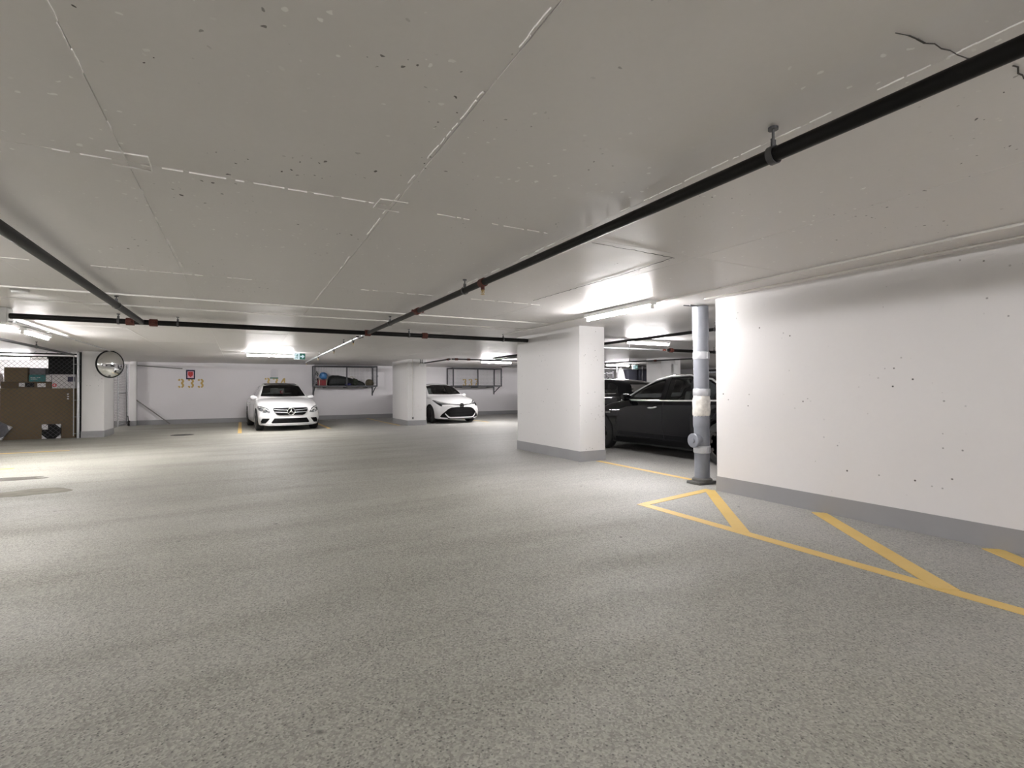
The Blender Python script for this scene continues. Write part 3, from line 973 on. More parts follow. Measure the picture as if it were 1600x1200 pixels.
def lump(name, label, cat, loc, rx, ry, rz_, mat, seed, amp=.10, sub=3):
    bm = bmesh.new(); bmesh.ops.create_icosphere(bm, subdivisions=sub, radius=1)
    r = random.Random(seed)
    ph = [(r.uniform(2, 6), r.uniform(2, 6), r.uniform(2, 6), r.uniform(0, 6)) for _ in range(5)]
    for v in bm.verts:
        q = 1 + sum(amp / 2 * math.sin(a * v.co.x + b * v.co.y + c * v.co.z + d) for a, b, c, d in ph)
        v.co = Vector((v.co.x * rx * q, v.co.y * ry * q, max(v.co.z, -.86) * rz_ * q))
    mz = min(v.co.z for v in bm.verts)
    for v in bm.verts:
        v.co.z -= mz
    for f in bm.faces:
        f.smooth = True
    me = bpy.data.meshes.new(name); bm.to_mesh(me); bm.free()
    return me
SH = 1.353
def item(name, label, cat, loc, parts):
    t = thing(name, label, cat, loc, 0, None)
    for nm, me, mat in parts:
        obj(nm, me, mat, t)
    return t
t = thing('storage_crate', 'dark red crate with cream side straps on the wall rack', 'crate', (2.86, 21.50, SH))
MB().box(-.16, .16, -.18, .18, 0, .28, .01).build('crate', 'red_card', t)
MB().box(-.17, .17, -.19, .19, .25, .285, .008).build('lid', 'maroon', t)
for x in (-.12, .14):
    MB().box(x - .015, x + .015, -.196, -.18, .0, .27).build('strap', 'cream_strap', t)
item('gift_bag', 'bright blue bag on top of the red crate', 'bag', (2.90, 21.48, SH + .287),
     [('bag', lump('bag', '', '', 0, .15, .11, .15, 'x', 21), 'blue_plastic')])
t = thing('potted_branch', 'dark leafy bunch in the left corner of the filled rack', 'plant', (2.70, 21.82, SH))
MB().lathe([(.05, 0), (.065, .12), (.06, .125)], (0, 0, 0), n=14).build('pot', 'black_plastic', t)
r = random.Random(3)
mbp = MB()
for k in range(46):
    z = r.uniform(.14, .66); a = r.uniform(0, 6.28)
    p = Vector((r.uniform(-.035, .035), r.uniform(-.035, .035), z)); d = Vector((math.cos(a) * .07, math.sin(a) * .07, .05))
    s = d.cross(Vector((0, 0, 1))).normalized() * .018
    mbp.add([p, p + d * .5 + s, p + d, p + d * .5 - s], [(0, 1, 2, 3)])
mbp.tube([(0, 0, .1), (.01, 0, .62)], .006, 5)
o = mbp.build('leaves', 'foliage_dark', t); o['kind'] = 'stuff'
# long black bag, tall at the left, tapering to the right
t = thing('long_bag', 'long black zip bag lying in the filled rack, tapering to the right', 'bag', (3.10, 21.69, SH))
secs = []
prof = [(0, .12, .20), (.06, .20, .40), (.18, .22, .47), (.42, .22, .45), (.70, .20, .39), (1.0, .17, .31), (1.25, .14, .24), (1.42, .10, .18), (1.48, .05, .12)]
r = random.Random(8); mbp = MB(); n = 18
vs = []
for x, hw, hh in prof:
    for k in range(n):
        a = 2 * math.pi * k / n
        c, s = math.cos(a), math.sin(a)
        c = math.copysign(abs(c) ** .7, c); s = math.copysign(abs(s) ** .7, s)
        vs.append((x + r.uniform(-.01, .01), hw * c * (1 + r.uniform(-.05, .05)), max(0, hh / 2 + hh / 2 * s * (1 + r.uniform(-.05, .05)))))
m = len(prof)
fs = [(i * n + k, i * n + (k + 1) % n, (i + 1) * n + (k + 1) % n, (i + 1) * n + k) for i in range(m - 1) for k in range(n)]
fs += [tuple(range(n)), tuple((m - 1) * n + k for k in range(n))]
mbp.add(vs, fs, True)
mbp.build('bag', 'bag_black', t)
MB().tube([(.10, 0, .45), (.4, -.02, .46), (.7, -.02, .40), (1.0, -.02, .315), (1.3, 0, .23)], .008, 6).build('zipper', 'black_plastic', t)
MB().tube([(.86, .02, .34), (.92, .0, .42), (1.0, -.01, .40), (1.03, .0, .30)], .012, 6).build('handle', 'cream_strap', t)
item('cloth_bundle', 'navy cloth bundle at the rack front centre', 'bundle', (3.84, 21.31, SH), [('bundle', lump('bundle', '', '', 0, .13, .08, .07, 'x', 31), 'navy_cloth')])
item('garland', 'dark green garland coil behind the navy bundle', 'garland', (4.12, 21.32, SH), [('coil', lump('coil', '', '', 0, .10, .07, .13, 'x', 32, .35, 4), 'foliage_dark')])
item('round_basket', 'round brown wicker basket at the right end of the filled rack', 'basket', (4.74, 21.50, SH), [('basket', lump('basket', '', '', 0, .17, .15, .155, 'x', 33, .12), 'brown_wicker')])

# ------------------------------------------------------------------ signs and numbers
def digit(ch):
    """stencil digit outlines in a unit-high cell, as filled strips"""
    st = []
    if ch == '3':
        for cy_, ry, a0, a1 in ((.735, .19, 165, 110), (.735, .19, 85, -85), (.28, .22, 85, -75), (.28, .22, -105, -165)):
            st.append([(.30 + .20 * math.cos(R(a0 + (a1 - a0) * k / 8)), cy_ + ry * math.sin(R(a0 + (a1 - a0) * k / 8))) for k in range(9)])
    elif ch == '4':
        st = [[(.42, .04), (.42, .34)], [(.42, .42), (.42, .96)], [(.36, .90), (.06, .36)], [(.06, .32), (.60, .32)]]
    elif ch == '7':
        st = [[(.08, .93), (.50, .93)], [(.53, .90), (.36, .55)], [(.34, .48), (.24, .05)]]
    return st
def number(text, label, xc, zc_, h, pitch_):
    t = thing('bay_number', label, 'painted number', (xc, Y1 - .001, zc_))
    for i, ch in enumerate(text):
        x0 = (i - (len(text) - 1) / 2) * pitch_
        mbp = MB()
        for pl in digit(ch):
            pl = [Vector((x0 + (u - .30) * h, v * h - h / 2)) for u, v in pl]
            w = .097 * h if ch == '3' else .08 * h
            L, Rr = [], []
            for k in range(len(pl)):
                d = (pl[min(k + 1, len(pl) - 1)] - pl[max(k - 1, 0)]).normalized()
                nrm = Vector((-d.y, d.x))
                ww = w * (1 if len(pl) == 2 else (.7 + .3 * math.sin(math.pi * (k + .5) / len(pl))))
                L.append(pl[k] + nrm * ww); Rr.append(pl[k] - nrm * ww)
            for k in range(len(pl) - 1):
                mbp.prism([L[k], L[k + 1], Rr[k + 1], Rr[k]], lambda u, v, q: (u, q, v), -.0015, 0)
        mbp.build('digit', 'stencil_ochre', t)
number('333', 'ochre stencilled number 333 on the far wall', -1.645, 1.485, .34, .305)
number('334', 'ochre stencilled number 334 above the white sedan', 1.18, 1.54, .34, .29)
number('337', 'ochre stencilled number 337 behind the empty wire rack', 9.555, 1.545, .34, .305)
number('3', 'single ochre stencilled digit 3 beside the wide pier', 12.24, 1.47, .36, .3)

t = thing('parking_sign', 'small navy framed sign with red emblem above the number 333', 'sign', (-1.65, Y1, 1.805))
MB().box(-.14, .14, -.012, -.001, -.175, .175, .003).build('board', 'sign_navy', t)
MB().box(-.098, .098, -.014, -.011, -.125, .125).build('panel', 'sign_pink', t)
e = MB().prism([(-.075, .105), (.075, .105), (.08, -.02), (.0, -.095), (-.08, -.02)], lambda u, v, q: (u, q, v), -.017, -.013).build('emblem', 'sign_red', t)
for z in (.07, .025, -.02):
    MB().box(-.055, -.008, -.0185, -.0165, z - .008, z + .008).box(.008, .055, -.0185, -.0165, z - .008, z + .008).build('print_line', 'maroon', e)
t = thing('notice_sign', 'white notice with green foot above the number 334', 'sign', (1.14, Y1, 1.87))
pl = [(-.13, -.15), (.13, -.15), (.13, .10)] + [(.13 * math.cos(R(a)), .10 + .09 * math.sin(R(a))) for a in range(20, 170, 15)] + [(-.13, .10)]
MB().prism(pl, lambda u, v, q: (u, q, v), -.008, -.001).build('board', 'carton_white', t)
MB().box(-.15, .15, -.012, -.001, -.195, -.15).build('foot_band', 'sign_green', t)
for z in (.12, .08, .03, -.02, -.07):
    MB().box(-.08, .08, -.0092, -.0078, z - .006, z + .006).build('print_line', 'clamp_band', t)

def exit_sign(label, loc, s=1.0):
    t = thing('exit_sign', label, 'sign', loc)
    MB().box(-.145 * s, .145 * s, -.02, .02, -.09 * s, .09 * s, .004).build('housing', 'white_plastic', t)
    MB().tube([(0, 0, .09 * s), (0, 0, HC - loc[2] - .004)], .008, 8).build('stem', 'white_plastic', t)
    MB().box(-.002 * s, .135 * s, -.023, -.019, -.08 * s, .08 * s).build('green_panel', 'exit_green_glow', t)
    MB().box(-.135 * s, -.002 * s, -.023, -.019, -.08 * s, .08 * s).build('white_panel', 'exit_white_glow', t)
    ar = [(.012, .018), (.062, .018), (.048, .045), (.075, .048), (.122, 0), (.075, -.048), (.048, -.045), (.062, -.018), (.012, -.018)]
    MB().prism([(u * s, v * s) for u, v in ar], lambda u, v, q: (u, q, v), -.026, -.0225).build('arrow', 'exit_white_glow', t)
    f = MB()
    f.lathe([(.012 * s, -.026), (.012 * s, -.0225)], (-.055 * s, 0, .05 * s), 'y', 12)
    for a, b in (((-.06, .036), (-.075, -.01)), ((-.075, -.01), (-.05, -.03)), ((-.05, -.03), (-.06, -.062)), ((-.075, -.01), (-.10, -.045)), ((-.06, .03), (-.035, .005)), ((-.06, .03), (-.095, .02))):
        f.bar((a[0] * s, -.0245, a[1] * s), (b[0] * s, -.0245, b[1] * s), .011 * s, .003, (0, 1, 0))
    f.build('running_figure', 'exit_green_glow', t)
exit_sign('green and white exit sign with arrow beside the strip light', (1.40, 14.85, 2.125))
exit_sign('distant exit sign in the side bay behind the black sedan', (14.35, 16.0, 2.10))

# ------------------------------------------------------------------ cars
def curve(keys):
    """monotone cubic through (y, value) keys"""
    xs = [k[0] for k in keys]; ys = [k[1] for k in keys]
    n = len(xs)
    d = [(ys[i + 1] - ys[i]) / (xs[i + 1] - xs[i]) for i in range(n - 1)]
    mm = [d[0]] + [0 if d[i - 1] * d[i] <= 0 else 2 * d[i - 1] * d[i] / (d[i - 1] + d[i]) for i in range(1, n - 1)] + [d[-1]]
    def f(x):
        if x <= xs[0]: return ys[0]
        if x >= xs[-1]: return ys[-1]
        i = max(k for k in range(n - 1) if xs[k] <= x)
        h = xs[i + 1] - xs[i]; t = (x - xs[i]) / h
        return ((2 * t ** 3 - 3 * t * t + 1) * ys[i] + (t ** 3 - 2 * t * t + t) * h * mm[i] + (-2 * t ** 3 + 3 * t * t) * ys[i + 1] + (t ** 3 - t * t) * h * mm[i + 1])
    return f

def cat_rom(P, per):
    out = []
    n = len(P)
    for i in range(n - 1):
        p0, p1, p2, p3 = P[max(i - 1, 0)], P[i], P[i + 1], P[min(i + 2, n - 1)]
        for k in range(per):
            t = k / per
            out.append(tuple(.5 * (2 * b + (c - a) * t + (2 * a - 5 * b + 4 * c - d) * t * t + (3 * b - a - 3 * c + d) * t ** 3) for a, b, c, d in zip(p0, p1, p2, p3)))
    out.append(P[-1])
    return out

def sstep(a, b, x):
    t = max(0, min(1, (x - a) / (b - a)))
    return t * t * (3 - 2 * t)

def make_body(sp):
    L = sp['L']
    zt, zs, w, wb, wt, zb = (curve(sp[k]) for k in ('zt', 'zs', 'w', 'wb', 'wt', 'zb'))
    st = [0, .012, .035, .07, .12, .18]
    y = .26
    while y < L - .2:
        st.append(y); y += .075
    st += [L - .18, L - .12, L - .07, L - .035, L - .012, L]
    ring = []
    for y in st:
        T, Sh, Wm, Wb, Wt, B = zt(y), zs(y), w(y), wb(y), wt(y), zb(y)
        crown = min(.05, .35 * (T - Sh) + .012)
        E_ = T - crown
        e = min(y, L - y)
        rd = .05 * (1 - sstep(0, .10, e))          # rounded end edges
        P = [(0, B), (Wm * .72, B), (Wm * .93 - rd, B + .015 + rd * .5), (Wm * .985 - rd * .5, B + .11), (Wm, B + (Sh - B) * .52), (Wm * .992 - rd * .3, Sh - .12),
             (Wb - rd * .6, Sh - rd * .3), ((Wb + Wt) / 2 + .012, (Sh + E_) / 2 - rd * .5), (Wt, E_ - rd * .6), (Wt * .55, E_ + crown * .72 - rd * .8), (0, T - rd * .8)]
        ring.append([(p[0], y, p[1]) for p in cat_rom(P, 4)])
    M_ = len(ring[0])
    verts = []; faces = []
    idx = {}
    def vid(p, key):
        if key not in idx:
            idx[key] = len(verts); verts.append(p)
        return idx[key]
    nS = len(st)
    K = 22
    def col(i, j, s):
        p = ring[i][j]
        if j in (0, M_ - 1):
            return vid((0, p[1], p[2]), (i, j, 0))
        return vid((p[0] * s, p[1], p[2]), (i, j, s))
    for i in range(nS - 1):
        for j in range(M_ - 1):
            for s in (1, -1):
                q = [col(i, j, s), col(i, j + 1, s), col(i + 1, j + 1, s), col(i + 1, j, s)]
                faces.append(q if s < 0 else q[::-1])
    for i, fl_ in ((0, 1), (nS - 1, -1)):
        def cv(j, k):
            if j in (0, M_ - 1): return col(i, j, 1)
            if k == 0: return col(i, j, -1)
            if k == K: return col(i, j, 1)
            p = ring[i][j]
            return vid((p[0] * (2 * k / K - 1), p[1], p[2]), (i, j, 'c', k))
        for j in range(M_ - 1):
            for k in range(K):
                q = []
                for v in (cv(j, k), cv(j, k + 1), cv(j + 1, k + 1), cv(j + 1, k)):
                    if v not in q: q.append(v)
                if len(q) >= 3:
                    faces.append(q if fl_ > 0 else q[::-1])
    # plan and profile curvature of nose and tail
    Wx = max(k[1] for k in sp['w'])
    for k, (x, y, z) in enumerate(verts):
        f = 1 - sstep(0, sp.get('nose_len', 1.0), y)
        g = 1 - sstep(0, .9, L - y)
        u = abs(x) / Wx
        dy = f * sp['nose'] * u ** 2.5 - g * sp['tail'] * u ** 2.5
        f2 = 1 - sstep(0, .45, y); g2 = 1 - sstep(0, .45, L - y)
        zc_ = z - sp.get('znose', .45)
        dy += f2 * sp['rake'] * (zc_ / .3) ** 2 * (1 if zc_ > 0 else .5)
        dy -= g2 * .07 * ((z - .55) / .35) ** 2
        verts[k] = (x, y + dy, z)
    me = bpy.data.meshes.new('body')
    me.from_pydata(verts, [], faces)
    bm = bmesh.new(); bm.from_mesh(me)
    bmesh.ops.remove_doubles(bm, verts=bm.verts[:], dist=1e-5)
    bmesh.ops.recalc_face_normals(bm, faces=bm.faces[:])
    for f in bm.faces: f.smooth = True
    bm.to_mesh(me)
    bvh = BVHTree.FromBMesh(bm)
    bm.free()
    return me, bvh

def cut(me, cutters):
    o = bpy.data.objects.new('tmp_body', me); COL.objects.link(o)
    tmp = []
    for c in cutters:
        co = bpy.data.objects.new('tmp_cut', c); COL.objects.link(co)
        md = o.modifiers.new('b', 'BOOLEAN'); md.operation = 'DIFFERENCE'; md.solver = 'EXACT'; md.object = co
        tmp.append(co)
    dg = bpy.context.evaluated_depsgraph_get()
    out = bpy.data.meshes.new_from_object(o.evaluated_get(dg), depsgraph=dg)
    for t in tmp + [o]:
        bpy.data.objects.remove(t)
    return out

def smooth_from(me, src, bvh, m_out, m_in):
    """keep the smooth normals of the uncut shell; faces opened by the cuts take the dark lining"""
    me.materials.clear()
    me.materials.append(MAT[m_out]); me.materials.append(MAT[m_in])
    sv = src.vertices
    nr = []
    for p in me.polygons:
        loc, n, fi, d = bvh.find_nearest(p.center)
        outer = d < .006 and n.dot(p.normal) > .8
        p.material_index = 0 if outer else 1
        p.use_smooth = True
        for li in p.loop_indices:
            co = me.vertices[me.loops[li].vertex_index].co
            if outer:
                loc, n, fi, d = bvh.find_nearest(co)
                pv = src.polygons[fi].vertices
                ws = [1 / ((sv[v].co - co).length + 1e-4) ** 2 for v in pv]
                a = Vector((0, 0, 0))
                for v, w_ in zip(pv, ws): a += sv[v].normal * w_
                a.normalize()
                nr.append(a if a.dot(p.normal) > .3 else p.normal.copy())
            else:
                nr.append(p.normal.copy())
    me.normals_split_custom_set([tuple(n) for n in nr])

def patch(bvh, poly, view, off=.004, skirt_=.012, res=.05):
    """a panel laid on the shell: 2D outline seen from front/rear/left/right/top, projected on it"""
    o_, d_, fn = {'front': (None, Vector((0, 1, 0)), lambda u, v: Vector((u, -1, v))), 'rear': (None, Vector((0, -1, 0)), lambda u, v: Vector((u, 7, v))),
                  'right': (None, Vector((-1, 0, 0)), lambda u, v: Vector((2, u, v))), 'left': (None, Vector((1, 0, 0)), lambda u, v: Vector((-2, u, v))),
                  'top': (None, Vector((0, 0, -1)), lambda u, v: Vector((u, v, 3)))}[view]
    bm = bmesh.new()
    vs = [bm.verts.new((u, v, 0)) for u, v in poly]
    bm.faces.new(vs)
    for _ in range(6):
        bmesh.ops.triangulate(bm, faces=bm.faces[:])
        lg = [e for e in bm.edges if e.calc_length() > res]
        if not lg: break
        bmesh.ops.subdivide_edges(bm, edges=lg, cuts=1)
    bmesh.ops.triangulate(bm, faces=bm.faces[:])
    bd = [e for e in bm.edges if e.is_boundary]
    last = {}
    for v in bm.verts:
        h, n, fi, dist = bvh.ray_cast(fn(v.co.x, v.co.y), d_)
        last[v] = (h, n) if h is not None else None
    good = [q for q in last.values() if q]
    for v in bm.verts:
        q = last[v]
        if q is None:
            p0 = fn(v.co.x, v.co.y)
            q = min(good, key=lambda g: (g[0] - p0 - d_ * (g[0] - p0).dot(d_)).length)
        v.co = q[0] + q[1] * off
    if skirt_:
        ret = bmesh.ops.extrude_edge_only(bm, edges=bd)
        for v in [g for g in ret['geom'] if isinstance(g, bmesh.types.BMVert)]:
            v.co += d_ * skirt_
    bmesh.ops.recalc_face_normals(bm, faces=bm.faces[:])
    for f in bm.faces: f.smooth = True
    me = bpy.data.meshes.new('patch'); bm.to_mesh(me); bm.free()
    me.set_sharp_from_angle(angle=R(45))
    return me

def on_shell(bvh, pts, view, off=.004):
    out = []
    for u, v in pts:
        o_, d = {'right': (Vector((2, u, v)), Vector((-1, 0, 0))), 'left': (Vector((-2, u, v)), Vector((1, 0, 0))), 'front': (Vector((u, -1, v)), Vector((0, 1, 0))), 'top': (Vector((u, v, 3)), Vector((0, 0, -1)))}[view]
        h, n, fi, ds = bvh.ray_cast(o_, d)
        if h is not None: out.append(h + n * off)
    return out

def dense(pts, step=.06):
    out = []
    for a, b in zip(pts, pts[1:]):
        n = max(1, int(math.hypot(b[0] - a[0], b[1] - a[1]) / step))
        out += [(a[0] + (b[0] - a[0]) * k / n, a[1] + (b[1] - a[1]) * k / n) for k in range(n)]
    return out + [pts[-1]]

def wheel(parent, x, y, rad, s, rim_mat, spokes):
    wv = .215
    pr = [(rad * .62, -.5), (rad * .70, -.52), (rad * .90, -.5), (rad * .985, -.40), (rad, -.25), (rad, .25), (rad * .985, .40), (rad * .90, .5), (rad * .70, .52), (rad * .62, .5)]
    o = MB().lathe([(r_, h * wv) for r_, h in pr], (0, 0, 0), 'x', 36).build('wheel', 'rubber', parent)
    o.location = (x, y, rad)
    rb = MB()
    rb.lathe([(rad * .66, s * wv * .5), (rad * .64, s * wv * .525), (rad * .60, s * wv * .50), (rad * .58, s * wv * .25), (rad * .2, s * wv * .2), (rad * .02, s * wv * .2)], (0, 0, 0), 'x', 36)
    rb.lathe([(rad * .17, s * wv * .2), (rad * .16, s * wv * .47), (rad * .02, s * wv * .47)], (0, 0, 0), 'x', 16)
    for k in range(spokes):
        a = 2 * math.pi * (k + .25) / spokes
        d = Vector((0, math.cos(a), math.sin(a)))
        rb.bar(Vector((s * wv * .42, 0, 0)) + d * rad * .10, Vector((s * wv * .46, 0, 0)) + d * rad * .63, rad * (1.0 / spokes + .02), .022, (1, 0, 0))
    rb.build('rim', rim_mat, o)
    return o

def build_car(name, label, sp, loc, rz, scl=(1, 1, 1)):
    t = thing(name, label, 'car', loc, rz)
    t.scale = scl
    L = sp['L']
    src, bvh = make_body(sp)
    pm, gm = sp['paint'], sp['glass']
    cutters = []
    wr = sp['wr']
    ax = (sp['axle_f'], sp['axle_r'])
    wx = sp['track']
    for y in ax:
        for s in (-1, 1):
            a, b = sorted((s * (wx - .15), s * 1.2))
            cutters.append(MB().lathe([(wr + .045, a), (wr + .045, b)], (0, y, wr), 'x', 40).mesh('c'))
    # cabin cavity
    zt, zs, wt, wb = curve(sp['zt']), curve(sp['zs']), curve(sp['wt']), curve(sp['wb'])
    ya, yb = sp['cabin']
    cv = MB(); vs = []; nst = 16
    for k in range(nst):
        y = ya + (yb - ya) * k / (nst - 1)
        T = max(zt(y) - .06, .62); Sh = min(zs(y), T - .04)
        ww, wt_ = wb(y) - .10, max(.3, wt(y) - .06)
        q = [(-ww, .42), (ww, .42), (ww, Sh), (wt_, max(Sh + .02, T - .035)), (wt_ * .5, T), (-wt_ * .5, T), (-wt_, max(Sh + .02, T - .035)), (-ww, Sh)]
        vs += [(x, y, z) for x, z in q]
    fs = [(i * 8 + k, i * 8 + (k + 1) % 8, (i + 1) * 8 + (k + 1) % 8, (i + 1) * 8 + k) for i in range(nst - 1) for k in range(8)]
    fs += [tuple(range(8)), tuple((nst - 1) * 8 + k for k in range(8))]
    cv.add(vs, fs)
    cutters.append(cv.mesh('c'))
    for poly in sp['side_glass']:
        for s in (-1, 1):
            a, b = sorted((s * .35, s * 1.5))
            cutters.append(MB().prism(poly, lambda u, v, q: (q, u, v), a, b).mesh('c'))
    if sp.get('windshield'):
        cutters.append(MB().prism(sp['windshield'], lambda u, v, q: (u, q, v), -.5, ya + 1.3).mesh('c'))
    if sp.get('rear_glass'):
        cutters.append(MB().prism(sp['rear_glass'], lambda u, v, q: (u, q, v), yb - 1.0, L + .5).mesh('c'))
    me = cut(src, cutters)
    smooth_from(me, src, bvh, pm, 'interior_dark')
    obj('body', me, None, t)
    for poly in sp['side_glass']:
        for sd in ('left', 'right'):
            obj('side_window', patch(bvh, poly, sd, -.003, 0), gm, t)
    if sp.get('windshield'):
        obj('windshield', patch(bvh, sp['windshield'], 'front', -.003, 0), gm, t)
    if sp.get('rear_glass'):
        obj('rear_window', patch(bvh, sp['rear_glass'], 'rear', -.003, 0), gm, t)
    for y in ax:
        for s in (-1, 1):
            wheel(t, s * (wx - .005), y, wr, s, sp['rim'], sp['spokes'])
    # mirrors
    for s in (-1, 1):
        my, mz, mx = sp['mirror']
        mbp = MB()
        pr = [(.0, .02), (.05, .06), (.12, .075), (.18, .062), (.205, .02)]
        n = 12; vs = []
        for x, h in pr:
            for k in range(n):
                a = 2 * math.pi * k / n
                vs.append((s * (mx + x), my + .055 * math.cos(a) * (.5 + h / .15), mz + h * math.sin(a) * .95 + .02))
        fs = [(i * n + k, i * n + (k + 1) % n, (i + 1) * n + (k + 1) % n, (i + 1) * n + k) for i in range(4) for k in range(n)] + [tuple(range(n)), tuple(4 * n + k for k in range(n))]
        mbp.add(vs, fs, True)
        m = mbp.build('side_mirror', sp.get('mirror_mat', pm), t)
        MB().bar((s * (mx - .09), my + .02, mz - .055), (s * (mx + .09), my + .01, mz - .035), .05, .022).build('mirror_arm', 'car_dark_trim', m)
    # interior
    for s in (-1, 1):
        st = MB().box(s * .36 - .23, s * .36 + .23, ya + 1.0, ya + 1.5, .46, .60, .05).build('seat', sp.get('seat', 'interior_grey'), t)
        q = MB().box(-.22, .22, -.06, .07, 0, .56, .05)
        q.box(-.13, .13, -.05, .06, .60, .78, .04)
        bk = q.build('seat_back', sp.get('seat', 'interior_grey'), st)
        bk.location = (s * .36, ya + 1.48, .58); bk.rotation_euler = (R(-14), 0, 0)
    q = MB().box(-.6, .6, yb - .95, yb - .45, .46, .62, .05).box(-.6, .6, yb - .5, yb - .38, .6, .98, .05)
    q.build('rear_seat', sp.get('seat', 'interior_grey'), t)
    MB().box(-.62, .62, ya + .10, ya + .42, .62, .86, .05).build('dashboard', 'interior_dark', t)
    sw = []
    for k in range(20):
        a = 2 * math.pi * k / 20
        sw.append((sp.get('drv', .36) + .18 * math.cos(a), ya + .60 + .07 * math.sin(a), .84 + .165 * math.sin(a)))
    MB().tube(sw, .016, 8, closed=True).tube([(sp.get('drv', .36) - .17, ya + .60, .84), (sp.get('drv', .36) + .17, ya + .60, .84)], .016, 6).build('steering_wheel', 'interior_dark', t)
    # dark underbody so the wheel housings close off
    MB().box(-.62, .62, .5, L - .5, .16, .3).build('underbody', 'car_dark_trim', t)
    return t, bvh

def mir(poly):
    return [(-u, v) for u, v in poly][::-1]

# ---- white sedan with a star emblem
SED = dict(L=4.69, paint='car_white', glass='car_glass', rim='rim_silver', spokes=10, wr=.325, axle_f=.83, axle_r=3.67, track=.80, cabin=(1.35, 3.95),
    zt=[(0, .70), (.10, .765), (.35, .85), (.85, .945), (1.3, 1.005), (1.46, 1.03), (1.8, 1.26), (2.15, 1.45), (2.6, 1.505), (3.2, 1.465), (3.75, 1.27), (4.15, 1.09), (4.5, 1.06), (4.69, .96)],
    zs=[(0, .62), (.10, .69), (.35, .765), (.85, .86), (1.3, .915), (2.0, .93), (3.0, .945), (4.2, .965), (4.69, .88)],
    w=[(0, .865), (.3, .885), (.8, .90), (2.3, .905), (3.8, .90), (4.4, .875), (4.69, .85)],
    wb=[(0, .82), (.3, .84), (.9, .85), (1.5, .845), (2.5, .85), (3.8, .845), (4.69, .79)],
    wt=[(0, .60), (.5, .62), (1.2, .70), (1.5, .70), (1.8, .63), (2.15, .57), (2.6, .56), (3.2, .55), (3.9, .58), (4.3, .62), (4.69, .6)],
    zb=[(0, .17), (.5, .16), (1.2, .17), (3.4, .18), (4.2, .22), (4.69, .30)],
    nose=.34, tail=.22, rake=.055, mirror=(1.70, 1.0, .77), mirror_mat='car_white', drv=.36,
    side_glass=[[(1.66, .985), (1.90, 1.16), (2.20, 1.335), (2.62, 1.405), (2.62, .985)], [(2.70, .985), (2.70, 1.405), (3.15, 1.37), (3.55, 1.22), (3.72, 1.04), (3.70, .99)]],
    windshield=[(-.685, 1.055), (-.4, 1.04), (0, 1.035), (.4, 1.04), (.685, 1.055), (.64, 1.17), (.55, 1.395), (.30, 1.445), (0, 1.455), (-.30, 1.445), (-.55, 1.395), (-.64, 1.17)],
    rear_glass=[(-.6, 1.12), (.6, 1.12), (.50, 1.33), (-.50, 1.33)])
car, bvh = build_car('sedan', 'white sedan with a star emblem parked below number 334', SED, (0, 0, 0), 0)
g = [(-.46, .705), (.46, .705), (.495, .68), (.48, .61), (.40, .50), (.33, .475), (-.33, .475), (-.40, .50), (-.48, .61), (-.495, .68)]
gr = obj('grille', patch(bvh, g, 'front', .009, .02, .035), 'car_dark_trim', car)
MB().tube(on_shell(bvh, dense(g + [g[0]]), 'front', .008), .008, 6).build('grille_surround', 'louvre_grey', gr)
for z, hw in ((.645, .47), (.575, .445)):
    for s in (-1, 1):
        MB().tube(on_shell(bvh, dense([(s * .10, z - .012), (s * hw, z + .004)]), 'front', .016), .013, 6).build('louvre', 'louvre_grey', gr)
ec = on_shell(bvh, [(0, .592)], 'front', .022)[0]
em = MB().tube([ec + Vector((.105 * math.cos(2 * math.pi * k / 28), 0, .105 * math.sin(2 * math.pi * k / 28))) for k in range(28)], .011, 6, closed=True)
for k in range(3):
    a = math.pi / 2 + k * 2 * math.pi / 3
    d = Vector((math.cos(a), 0, math.sin(a))); s = Vector((-math.sin(a), 0, math.cos(a)))
    em.add([ec + d * .10, ec + s * .024, ec - s * .024, ec + Vector((0, -.012, 0)), ec + Vector((0, .012, 0))], [(0, 1, 3), (0, 3, 2), (0, 4, 1), (0, 2, 4)])
em.build('star_emblem', 'chrome', gr)
for s in (1, -1):
    hl = [(.535, .565), (.56, .60), (.63, .69), (.72, .735), (.80, .755), (.865, .755), (.875, .70), (.85, .635), (.76, .575), (.66, .55)]
    hp = hl if s > 0 else mir(hl)
    h = obj('headlight', patch(bvh, hp, 'front', .005), 'headlight_body', car)
    br = [(.60, .61), (.70, .685), (.84, .725)]
    MB().tube(on_shell(bvh, dense([(s * u, v) for u, v in br]), 'front', .012), .010, 6).build('light_strip', 'white_plastic', h)
    q = on_shell(bvh, [(s * .72, .64)], 'front', .004)[0]
    MB().lathe([(.045, -.012), (.04, -.02), (.01, -.022)], q, 'y', 14).build('lens', 'chrome', h)
    it = [(.58, .385), (.60, .39), (.775, .39), (.83, .27), (.80, .245), (.69, .245)]
    obj('side_intake', patch(bvh, it if s > 0 else mir(it), 'front', .004), 'car_dark_trim', car)
    obj('body_crease', MB().tube(on_shell(bvh, dense([(.9, .80), (2.2, .78), (3.6, .80)]), 'right' if s > 0 else 'left', -.003), .005, 6).mesh('crease'), 'car_white', car)
obj('roof_panel', patch(bvh, [(-.50, 2.22), (.50, 2.22), (.50, 3.25), (-.50, 3.25)], 'top', .004), 'car_black', car)
lo = [(-.46, .395), (.46, .395), (.54, .27), (.52, .245), (-.52, .245), (-.54, .27)]
li = obj('lower_intake', patch(bvh, lo, 'front', .004), 'car_dark_trim', car)
for z in (.285, .32, .355):
    MB().tube(on_shell(bvh, dense([(-.48, z), (.48, z)]), 'front', .008), .005, 6).build('intake_bar', 'black_plastic', li)
